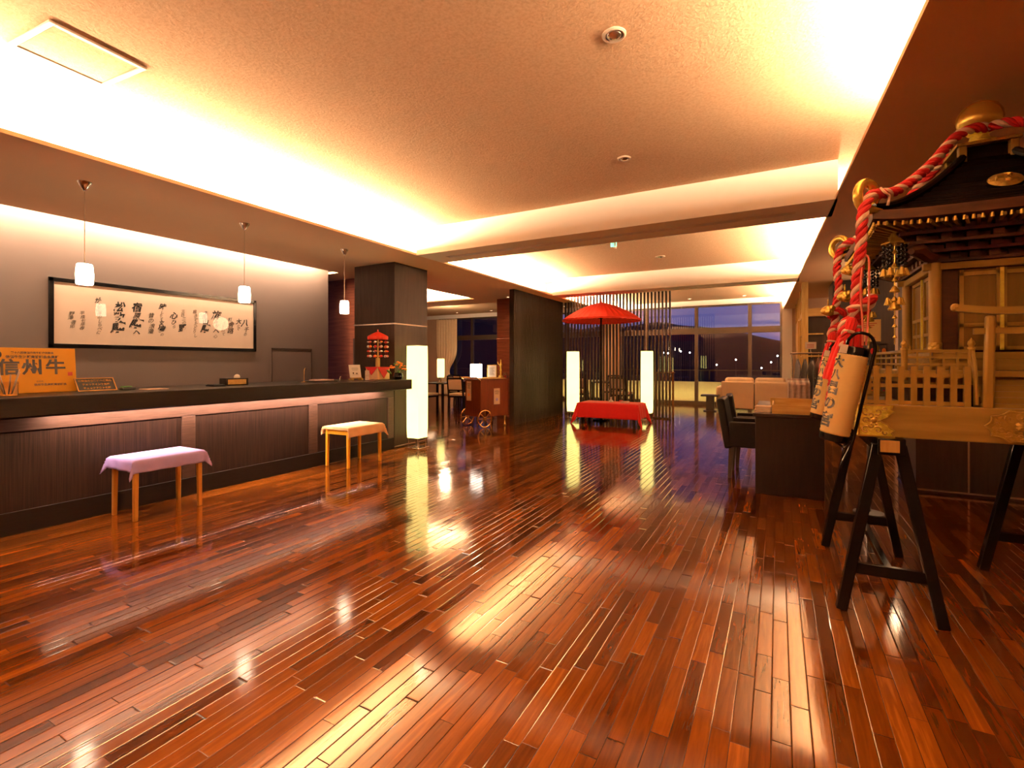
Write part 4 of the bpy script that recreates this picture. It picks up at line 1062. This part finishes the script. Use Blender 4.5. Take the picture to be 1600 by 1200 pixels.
for sx in (-1,1):
    b=MB(); b.tube([(sx*.135,-.40,.42),(sx*.135,-.43,.38),(sx*.135,-.455,.28),(sx*.135,-.462,.17)],.008,8).tube([(sx*.135,-.40,.38),(sx*.135,-.42,.34),(sx*.135,-.445,.25),(sx*.135,-.45,.17)],.008,8)
    b.build('stair_rail', M['mk_wood_z'], mk, smooth=True)
# sanctuary
MB().box(-.22,.22,-.27,.27,.33,.90).build('sanctuary_wall', M['mk_dark'], mk)
MB().box(-.275,.275,-.325,.325,.33,.385).build('sill_beam', M['mk_wood'], mk, bevel=.003)
MB().box(-.262,.262,-.312,.312,.385,.42).build('sill_beam', M['mk_wood'], mk, bevel=.003)
for x,y in ((-.25,-.30),(.25,-.30),(-.25,.30),(.25,.30)):
    o=MB().cyl((x,y,.42),(x,y,.905),.026,seg=20).build('pillar', M['mk_wood_z'], mk, smooth=True)
    MB().lathe([(.0265,.42),(.0285,.425),(.0285,.465),(.0265,.47)],seg=20,c=(x,y,0)).build('pillar_band', M['bronze_relief'], o, smooth=True)
b=MB(); b.box(-.30,.30,-.318,-.284,.835,.870).box(-.30,.30,.284,.318,.835,.870).box(-.266,-.234,-.284,.284,.835,.870).box(.234,.266,-.284,.284,.835,.870); b.build('tie_beam', M['mk_wood'], mk, bevel=.003)
for sx in (-1,1):
    MB().box(sx*.195-.03,sx*.195+.03,-.282,-.268,.43,.83).build('carved_panel', M['mk_dark'], mk)
    d=MB()
    x0,x1=(-.155,-.003) if sx<0 else (.003,.155)
    d.box(x0,x1,-.290,-.272,.43,.83)
    d=d.build('door', M['mk_door'], mk)
    e=MB()
    for xa,xb in ((x0,x0+.016),(x1-.016,x1)): e.box(xa,xb,-.298,-.290,.43,.83)
    for zz in (.43,.545,.62,.80): e.box(x0,x1,-.298,-.290,zz,zz+.018)
    e.build('door_frame', M['mk_wood_z'], d)
    # side doors
    for k in (-1,1):
        y0,y1=(-.24,-.01) if k<0 else (.01,.24)
        sd_=MB().box(sx*.222-.008,sx*.222+.008,y0,y1,.43,.83).build('door', M['mk_door'], mk)
        e=MB(); xx=sx*.234
        for ya,yb in ((y0,y0+.018),(y1-.018,y1),((y0+y1)/2-.008,(y0+y1)/2+.008)): e.box(xx-.005,xx+.005,ya,yb,.43,.60 if abs((ya+yb)/2-(y0+y1)/2)<.02 else .83)
        for zz in (.43,.51,.60,.81): e.box(xx-.005,xx+.005,y0,y1,zz,zz+.018)
        e.build('door_frame', M['mk_wood_z'], sd_)
    MB().box(sx*.242-.004,sx*.242+.004,-.006,.006,.43,.83).build('hinge_strip', M['gold_relief'], mk)
MB().box(-.007,.007,-.304,-.292,.43,.83).build('hinge_strip', M['gold_relief'], mk)
# bracket courses stepping out under the eaves
for j,(h,z0,z1) in enumerate(((.285,.872,.915),(.33,.915,.955),(.375,.955,.995),(.42,.995,1.03))):
    b=MB(); hy=h+.045
    b.box(-h,h,-hy,hy,z0,z0+.014)
    n=8
    for k in range(n):
        x=-h+2*h*(k+.5)/n; b.box(x-.02,x+.02,-hy-.006,hy+.006,z0+.014,z1); y=-hy+2*hy*(k+.5)/n; b.box(-h-.006,h+.006,y-.02,y+.02,z0+.014,z1)
    b.box(-h+.03,h-.03,-hy+.03,hy-.03,z0,z1)
    b.build('bracket_course', M['mk_dark'] if j%2==0 else M['mk_red'], mk)
# dragon-headed beam ends at the pillar tops
for sx in (-1,1):
    for sy in (-1,1):
        b=MB(); b.tube([(sx*.25,sy*.30,.90),(sx*.30,sy*.36,.905),(sx*.34,sy*.40,.93),(sx*.37,sy*.43,.92)],[.03,.034,.036,.016],8); b.ball((sx*.335,sy*.395,.955),(.02,.02,.018),8,5)
        b.build('beam_end_carving', M['mk_dark'], mk, smooth=True)
# roof
HX,HY=.545,.575; ZT,ZE=1.43,1.095
def roofpt(side,t,s):
    wx=.10+(HX-.10)*s; wy=.12+(HY-.12)*s
    zz=ZE+(ZT-ZE)*(1-s)**1.55+.018*abs(t)**5*s**2
    zz+=.008*math.sin(s*2*PI*11)*(1 if .04<s<.97 else 0)
    return {0:Vector((t*wx,-wy,zz)),1:Vector((wx,t*wy,zz)),2:Vector((-t*wx,wy,zz)),3:Vector((-wx,-t*wy,zz))}[side]
for s in range(4):
    b=MB(); b.grid(lambda u,v:roofpt(s,2*u-1,v),24,90); b.build('roof_slope', M['black_lacquer'], mk, smooth=True, ang=80)
    b=MB()
    b.grid(lambda u,v:roofpt(s,2*u-1,1)+Vector((0,0,-.045*v)),24,2); b.grid(lambda u,v:roofpt(s,2*u-1,1-.22*v)*Vector((1,1,0)).length/roofpt(s,2*u-1,1-.22*v).xy.length if False else Vector((roofpt(s,2*u-1,1).x*(1-.25*v),roofpt(s,2*u-1,1).y*(1-.25*v),roofpt(s,2*u-1,1).z*(1-v)+1.03*v-.045*(1-v))),24,2)
    o=b.build('eave_board', M['mk_dark'], mk)
    b=MB()
    for k in range(34):
        p=roofpt(s,-.97+1.94*k/33,1); p=Vector((p.x*.985,p.y*.985,p.z-.055)); b.cyl(p,p+Vector((0,0,-.020)),.0055,.0075,6)
    b.build('eave_bead_row', M['gold'], mk)
    b=MB()
    for k in range(24):
        t=-.95+1.9*k/23; p=roofpt(s,t,1); a=Vector((p.x*.96,p.y*.96,p.z-.062)); c=Vector((p.x*.72,p.y*.72,1.022)); b.bar(a,c,.012,.014)
    b.build('rafter_row', M['mk_wood'], mk)
    # oval crests
    cpos=roofpt(s,0,.46); nrm={0:(0,-1,0),1:(1,0,0),2:(0,1,0),3:(-1,0,0)}[s]; rt_v={0:(1,0,0),1:(0,1,0),2:(-1,0,0),3:(0,-1,0)}[s]
    Mo=basis(cpos+Vector(nrm)*.012+Vector((0,0,.012)),rt_v,(Vector((0,0,1))*.75+Vector(nrm)*-.66))
    b=MB(); b.lathe([(0,.012),(.05,.012),(.062,.006),(.066,0),(0,0)],seg=32,M=Mo@Matrix.Diagonal((1,.8,1,1)))
    o=b.build('roof_crest', M['bronze_relief'], mk, smooth=True)
    e=MB()
    for k in range(3):
        a=2*PI*k/3+.4; e.tube([Mo@Vector((.012*math.cos(a),.010*math.sin(a),.013)),Mo@Vector((.034*math.cos(a+.5),.027*math.sin(a+.5),.015)),Mo@Vector((.046*math.cos(a+1.2),.037*math.sin(a+1.2),.013))],[.010,.008,.003],6)
    e.build('crest_emblem', M['gold'], o, smooth=True)
# hip ridges and gold curls
for sx in (-1,1):
    for sy in (-1,1):
        pts=[]
        for k in range(15):
            s=k/14; wx=.10+(HX-.10)*s; wy=.12+(HY-.12)*s
            pts.append((sx*wx,sy*wy,ZE+(ZT-ZE)*(1-s)**1.55+.018*s**2+.012))
        MB().tube(pts,.020,8).build('hip_ridge', M['black_lacquer'], mk, smooth=True)
        c0=Vector(pts[-1]); dv=Vector((sx*.68,sy*.73,0)).normalized()
        b=MB(); sp=[]; rs=[]
        for k in range(26):
            th=-1.9+k*.235; rr=.070-.0006*k
            sp.append(c0+dv*(.035+rr*math.cos(th)*1.0)+Vector((0,0,.052+rr*math.sin(th)))); rs.append(.022 if k<23 else .017)
        b.tube([c0-dv*.06+Vector((0,0,-.012))]+sp,[.016]+rs,10)
        b.build('roof_curl', M['gold'], mk, smooth=True)
# top block, posts, neck and jewel
MB().box(-.085,.085,-.10,.10,1.40,1.525).build('ridge_block', M['black_lacquer'], mk, bevel=.006)
for sx in (-1,1):
    for sy in (-1,1): MB().box(sx*.10-.017,sx*.10+.017,sy*.115-.017,sy*.115+.017,1.40,1.50).build('ridge_post', M['mk_wood_z'], mk, bevel=.004)
b=MB(); b.box(-.125,.125,-.14,.14,1.50,1.515); b.build('ridge_cap', M['bronze_relief'], mk)
MB().lathe([(.0,1.52),(.075,1.525),(.07,1.55),(.045,1.56),(.038,1.585),(.055,1.60),(.05,1.61),(0,1.61)],seg=28).build('finial_neck', M['gold_relief'], mk, smooth=True)
MB().lathe([(.03,1.605),(.06,1.612),(.09,1.635),(.098,1.665),(.093,1.70),(.075,1.735),(.045,1.757),(.02,1.765),(0,1.768)],seg=36).build('finial_jewel', M['gold'], mk, smooth=True)
# hanging metal pendants at the eave corners
for sx in (-1,1):
    for sy in (-1,1):
        x,y=sx*.43,sy*.40
        o=MB().lathe([(0,1.035),(.012,1.03),(.022,1.005),(.055,.975),(.058,.968),(.0,.968)],seg=6,c=(x,y,0)).build('eave_pendant', M['gold'], mk)
        for k in range(6):
            a=k*PI/3; px,py=x+.045*math.cos(a),y+.045*math.sin(a); b=MB()
            for j in range(5): b.ball((px,py,.955-.022*j),(.009,.009,.011),7,5)
            b.build('bead_string', M['black_lacquer'], o, smooth=True)
        b=MB()
        for k in range(6):
            a=k*PI/3; px,py=x+.045*math.cos(a),y+.045*math.sin(a); b.lathe([(0,.85),(.008,.845),(.016,.815),(.018,.808),(0,.808)],seg=8,c=(px,py,0))
        b.tube([(x,y,.968),(x,y,.46)],.003,6)
        for j,(zz,rr) in enumerate(((.93,.014),(.86,.018),(.79,.014),(.74,.022),(.69,.016),(.655,.03),(.60,.012),(.555,.012),(.50,.010))):
            b.lathe([(0,zz+rr*.9),(rr*.4,zz+rr*.6),(rr,zz-rr*.5),(rr*.9,zz-rr*.7),(0,zz-rr*.7)],seg=10,c=(x,y,0))
        for k in range(4):
            a=k*PI/2+.4; b.lathe([(0,.70),(.006,.695),(.014,.665),(.016,.66),(0,.66)],seg=8,c=(x+.034*math.cos(a),y+.034*math.sin(a),0))
        b.build('bell_chain', M['gold'], o, smooth=True)

# ------------------------------------------------------------------ ropes
def smooth_path(pts,n=12):
    P=[Vector(p) for p in pts]; P=[P[0]*2-P[1]]+P+[P[-1]*2-P[-2]]; out=[]
    for i in range(1,len(P)-2):
        p0,p1,p2,p3=P[i-1:i+3]
        for k in range(n):
            t=k/n; out.append(.5*((2*p1)+(p2-p0)*t+(2*p0-5*p1+4*p2-p3)*t*t+(3*p1-p0-3*p2+p3)*t**3))
    out.append(P[-2]); return out
def resample(P,step):
    out=[P[0]]; acc=0
    for a,b_ in zip(P,P[1:]):
        L_=(b_-a).length; d=step-acc
        while d<=L_:
            out.append(a.lerp(b_,d/L_)); d+=step
        acc=L_-(d-step)
    return out
def twisted(parent,pts,Rr=.022,pitch=.11):
    P=resample(smooth_path(pts),.008); t0=(P[1]-P[0]).normalized(); nrm=t0.orthogonal().normalized(); S_=[[],[],[]]; s=0
    for i,p in enumerate(P):
        t=(P[min(i+1,len(P)-1)]-P[max(i-1,0)]).normalized(); nrm=(nrm-t*nrm.dot(t)).normalized(); bb=t.cross(nrm)
        for k in range(3):
            a=2*PI*(i*.008/pitch)+2*PI*k/3; S_[k].append(p+(nrm*math.cos(a)+bb*math.sin(a))*Rr*.52)
    for k in range(3):
        MB().tube(S_[k],Rr*.56,8).build('rope_strand', M['white_rope'] if k==0 else M['red_rope'], parent, smooth=True)
def tassel(parent,top,bot,r):
    top=Vector(top); bot=Vector(bot); ax=(top-bot).normalized(); L_=(top-bot).length
    x=ax.orthogonal().normalized(); y=ax.cross(x); Mq=Matrix((x,y,ax)).transposed().to_4x4(); Mq.translation=bot
    b=MB(); seg=36
    prof=[(.0,0),(r*.95,0),(r,L_*.1),(r*.92,L_*.45),(r*.75,L_*.68),(r*.5,L_*.76),(r*.62,L_*.82),(r*.66,L_*.9),(r*.4,L_*.98),(0,L_)]
    rings=[]
    b.lathe(prof,seg=seg,M=Mq)
    for v in b.bm.verts:
        q=Mq.inverted()@v.co
        if q.xy.length>1e-4:
            a=math.atan2(q.y,q.x); f=1+.07*math.sin(a*12); q.x*=f; q.y*=f; v.co=Mq@q
    b.build('tassel', M['red_cloth'], parent, smooth=True)
    MB().tube([Mq@Vector((r*.56*math.cos(2*PI*k/20),r*.56*math.sin(2*PI*k/20),L_*.77)) for k in range(20)],.008,8,closed=True).build('tassel_band', M['white_rope'], parent, smooth=True)
def bell(parent,c,r):
    b=MB()
    for k in range(7):
        a=k*2.4; zz=.6*math.cos(k*1.1); b.ball(Vector(c)+Vector((math.cos(a)*r*.5,math.sin(a)*r*.5,zz*r*.6)),(r*.52,r*.52,r*.48),10,6)
    b.ball(c,r*.8,12,8)
    o=b.build('bell', M['gold'], parent, smooth=True)
    MB().tube([Vector(c)+Vector((0,.018*math.cos(2*PI*k/12),r+.012+.018*math.sin(2*PI*k/12))) for k in range(12)],.004,6,closed=True).build('bell_loop', M['gold'], o, smooth=True)
ra=thing('festival_rope','thick red and white twisted rope running down the near left hip of the shrine roof','rope',(0,0,0),0,'ropes on the portable shrine')
twisted(ra,[(.95,3.37,2.455),(.88,3.33,2.45),(.80,3.29,2.405),(.70,3.20,2.275),(.60,3.09,2.165),(.50,2.99,2.085),(.43,2.905,2.06),(.385,2.865,2.04),(.355,2.845,1.95),(.35,2.85,1.82),(.338,2.86,1.68),(.332,2.865,1.55),(.325,2.87,1.47)],.024)
twisted(ra,[(.30,2.86,1.50),(.36,2.85,1.53),(.40,2.87,1.56),(.37,2.89,1.50),(.31,2.88,1.46),(.28,2.86,1.43),(.27,2.86,1.36),(.275,2.85,1.28)],.02)
twisted(ra,[(.285,2.84,1.40),(.262,2.83,1.30),(.235,2.83,1.20),(.222,2.83,1.10),(.212,2.83,1.03)],.014,.07)
tassel(ra,(.318,2.86,1.47),(.232,2.85,1.16),.042)
tassel(ra,(.345,2.90,1.46),(.325,2.90,1.30),.034)
MB().tube(smooth_path([(.43,2.88,2.08),(.44,2.85,2.05),(.46,2.86,2.03),(.455,2.87,1.99)],6),.006,6).build('tie_cord', M['white_rope'], ra, smooth=True)
b=MB(); b.tube(smooth_path([(.365,2.83,1.76),(.378,2.83,1.72),(.376,2.83,1.5),(.366,2.83,1.33)],8),.005,6).tube(smooth_path([(.352,2.83,1.70),(.345,2.83,1.60),(.352,2.83,1.45),(.354,2.83,1.33)],8),.005,6); b.build('thin_cord', M['pink_cord'], ra, smooth=True)
rb=thing('festival_rope','thick red and white twisted rope hung with gold bells at the far left roof corner','rope',(0,0,0),0,'ropes on the portable shrine')
twisted(rb,[(.86,3.60,2.44),(.75,3.72,2.31),(.62,3.86,2.16),(.50,3.97,2.09),(.42,4.04,2.07),(.375,4.07,2.01),(.36,4.05,1.88),(.37,4.03,1.76),(.352,4.02,1.64),(.345,4.02,1.52),(.33,4.0,1.42)],.024)
twisted(rb,[(.30,3.98,1.56),(.36,3.97,1.60),(.41,3.98,1.56),(.37,4.0,1.50),(.32,4.0,1.46),(.335,4.0,1.34),(.33,4.0,1.26)],.022)
bell(rb,(.415,3.93,1.865),.045); bell(rb,(.392,3.92,1.69),.048); bell(rb,(.298,3.93,1.60),.044)
tassel(rb,(.335,3.98,1.46),(.285,3.96,1.16),.042)
rc=thing('festival_rope','red and white twisted rope over the right side of the shrine ridge','rope',(0,0,0),0,'ropes on the portable shrine')
twisted(rc,[(.95,3.36,2.455),(1.02,3.33,2.45),(1.10,3.29,2.405),(1.20,3.20,2.275),(1.30,3.09,2.165),(1.40,2.99,2.085),(1.47,2.905,2.06),(1.515,2.865,2.04),(1.545,2.845,1.95),(1.55,2.85,1.70),(1.56,2.86,1.5)],.024)
tassel(rc,(1.56,2.86,1.5),(1.56,2.86,1.2),.042)

# ------------------------------------------------------------------ paper lanterns hung at the shrine
def chochin(label,loc,src=None):
    if src: 
        c=dup(src,loc,0,label); c.rotation_euler=src.rotation_euler; return c
    t=thing('hanging_paper_lantern',label,'paper lantern',loc,0,'paper lanterns at the shrine',rot=(0,R(11),0))
    L_=.385; r=.063
    prof=[(r*.93,0)]
    n=44
    for k in range(n+1):
        zz=-L_*k/n; prof.append((r*(.965+.035*math.sin(PI*k/n))+(.0016 if k%2 else -.0004),zz))
    MB().lathe(prof,seg=40).build('paper_shade', M['lantern_paper'], t, smooth=True, ang=80)
    MB().lathe([(0,.036),(r*.9,.036),(r*.97,.030),(r*.97,-.004),(0,-.004)],seg=32).build('top_cap', M['black_lacquer'], t, smooth=True)
    MB().lathe([(0,-L_-.034),(r*.86,-L_-.034),(r*.95,-L_-.026),(r*.95,-L_+.004),(0,-L_+.004)],seg=32).build('bottom_cap', M['black_lacquer'], t, smooth=True)
    b=MB(); b.tube(smooth_path([(-.03,0,.036),(-.03,0,.07),(.0,0,.105),(.05,0,.098),(.077,0,.05),(.079,0,-.02),(.078,0,-.2),(.077,0,-.40),(.06,0,-.50),(.055,0,-.54)],8),.007,8); b.tube([(.0,0,-L_-.034),(.05,0,-L_-.055),(.077,0,-.40)],.006,8)
    b.build('bow_handle', M['black_lacquer'], t, smooth=True)
    MB().box(-.062,-.032,-.064,-.060,.0,.040).build('name_tag', M['paper_white'], t)
    # brush characters down the side, wrapped round the shade
    ang=R(-90-56)
    for k,(ch,sz,zz) in enumerate((('大',.058,-.045),('八',.05,-.105),('昌',.068,-.172),('の',.068,-.245),('宮',.074,-.325))):
        me=text_mesh(ch,sz,bold=.0022); me.name='lettering'; me.materials.clear(); me.materials.append(M['ink'])
        for v in me.vertices:
            a=ang+v.co.x/(r*1.0); rr=r*1.0+.0028; v.co=Vector((rr*math.cos(a),rr*math.sin(a),zz+v.co.y))
        o=bpy.data.objects.new('lettering',me); C.objects.link(o); o.parent=t
    return t
q1=chochin('cream paper lantern with black characters hanging at the near left corner of the shrine',(.312,2.80,1.285))
chochin('cream paper lantern with black characters at the far left corner of the shrine',(.325,3.86,1.28),q1)
# ------------------------------------------------------------------ light
def area(name,loc,sx,sy,power,col,rot=(0,0,0)):
    l=bpy.data.lights.new(name,'AREA'); l.shape='RECTANGLE'; l.size=sx; l.size_y=sy; l.energy=power; l.color=col
    o=bpy.data.objects.new(name,l); C.objects.link(o); o.location=loc; o.rotation_euler=rot; return o
WARM=(1,.66,.38)
K=1.0
UP=(PI,0,0)
PL=235*K      # watts per metre of cove
def cove(name,x,y0,y1,k=1,col=WARM,tilt=0):
    area(name,(x,(y0+y1)/2,2.76),.06,y1-y0,PL*k*(y1-y0),col,(PI,tilt,0))
cove('cove_light',-4.50,-2.6,5.10); cove('cove_light',-4.50,5.86,9.66); cove('cove_light',-4.50,10.3,15.0)
for y0,y1 in ((-2.6,5.1),(5.86,9.66),(10.3,15.0)):
    o=area('cove_light',(rx((y0+y1)/2)+.20,(y0+y1)/2,2.76),.06,y1-y0,PL*(y1-y0),WARM,UP); o.rotation_euler=(PI,0,R(-1.8))
area('cove_light',(-5.95,7.95,2.76),.06,2.8,PL*2.8,WARM,UP); area('cove_light',(-9,9.58,2.76),5.0,.06,PL*4,WARM,UP); 
# wash on the left wall
area('wall_wash_light',(-6.285,1.3,2.90),.04,8.4,44*8.4,(1,.70,.47),(0,R(38),0))
# strip under the desk top
area('desk_strip_light',(-4.765,3.3,.868),.02,3.5,100,(1,.64,.47),(0,R(26),0))
def point(name,loc,p,col=WARM,r=.05):
    l=bpy.data.lights.new(name,'POINT'); l.energy=p; l.color=col; l.shadow_soft_size=r
    o=bpy.data.objects.new(name,l); C.objects.link(o); o.location=loc
    return o
def spot(name,loc,p,ang=70,col=WARM):
    l=bpy.data.lights.new(name,'SPOT'); l.energy=p; l.color=col; l.spot_size=R(ang); l.spot_blend=.8; l.shadow_soft_size=.04
    o=bpy.data.objects.new(name,l); C.objects.link(o); o.location=loc; return o
for x in xs: spot('downlight_beam',(x,14.55,3.03),60)
spot('downlight_beam',(-5.25,9.45,2.68),22)
point('dining_fill_light',(-9.3,12.6,2.5),70,WARM,.15); point('shop_light',(2.2,10.5,2.4),60,WARM,.2); point('shop_light',(1.6,8.6,2.4),30,WARM,.2)  # dining point is an added fill with no fitting, brightening the dining room
area('terrace_light',(-3,16.9,-.02),14,.10,75,(1,.72,.16),(PI-R(25),0,0))

w=bpy.data.worlds.new('dusk'); bpy.context.scene.world=w; w.use_nodes=True; nt=w.node_tree; nt.nodes.clear()
out=N(nt,'ShaderNodeOutputWorld'); bg=N(nt,'ShaderNodeBackground'); tc=N(nt,'ShaderNodeTexCoord'); sp=N(nt,'ShaderNodeSeparateXYZ')
nt.links.new(tc.outputs['Generated'],sp.inputs[0]); rp=N(nt,'ShaderNodeValToRGB'); cr=rp.color_ramp
cr.elements[0].position=0; cr.elements[0].color=(.13,.115,.25,1); cr.elements[1].position=.35; cr.elements[1].color=(.035,.035,.13,1)
e=cr.elements.new(.12); e.color=(.085,.08,.23,1)
mp=N(nt,'ShaderNodeMapping'); mp.inputs['Scale'].default_value=(1.5,1.5,16); no=N(nt,'ShaderNodeTexNoise'); no.inputs['Scale'].default_value=2.2; no.inputs['Detail'].default_value=4
nt.links.new(tc.outputs['Generated'],mp.inputs[0]); nt.links.new(mp.outputs[0],no.inputs[0])
ad=N(nt,'ShaderNodeMath',operation='MULTIPLY_ADD'); ad.inputs[1].default_value=.22; nt.links.new(no.outputs['Fac'],ad.inputs[0]); 
sb_=N(nt,'ShaderNodeMath',operation='SUBTRACT'); sb_.inputs[1].default_value=.11; nt.links.new(sp.outputs['Z'],sb_.inputs[0]); nt.links.new(sb_.outputs[0],ad.inputs[2])
nt.links.new(ad.outputs[0],rp.inputs[0]); nt.links.new(rp.outputs[0],bg.inputs[0]); bg.inputs[1].default_value=1.0; nt.links.new(bg.outputs[0],out.inputs[0])

# ------------------------------------------------------------------ camera and view
cam=bpy.data.cameras.new('camera'); cam.sensor_width=36; cam.lens=762/1600*36; cam.shift_y=-34/1600; cam.clip_end=1500
co=bpy.data.objects.new('camera',cam); C.objects.link(co); co.location=(0,0,1.25); co.rotation_euler=(R(90),0,R(28.6))
bpy.context.scene.camera=co
vs=bpy.context.scene.view_settings
vs.view_transform='Standard'; vs.look='None'; vs.gamma=1; vs.use_curve_mapping=False; vs.exposure=.45
cy=bpy.context.scene.cycles
cy.max_bounces=8; cy.diffuse_bounces=5; cy.glossy_bounces=4; cy.transparent_max_bounces=12; cy.transmission_bounces=8; cy.caustics_reflective=False; cy.caustics_refractive=False
cy.sample_clamp_indirect=8; cy.use_denoising=True
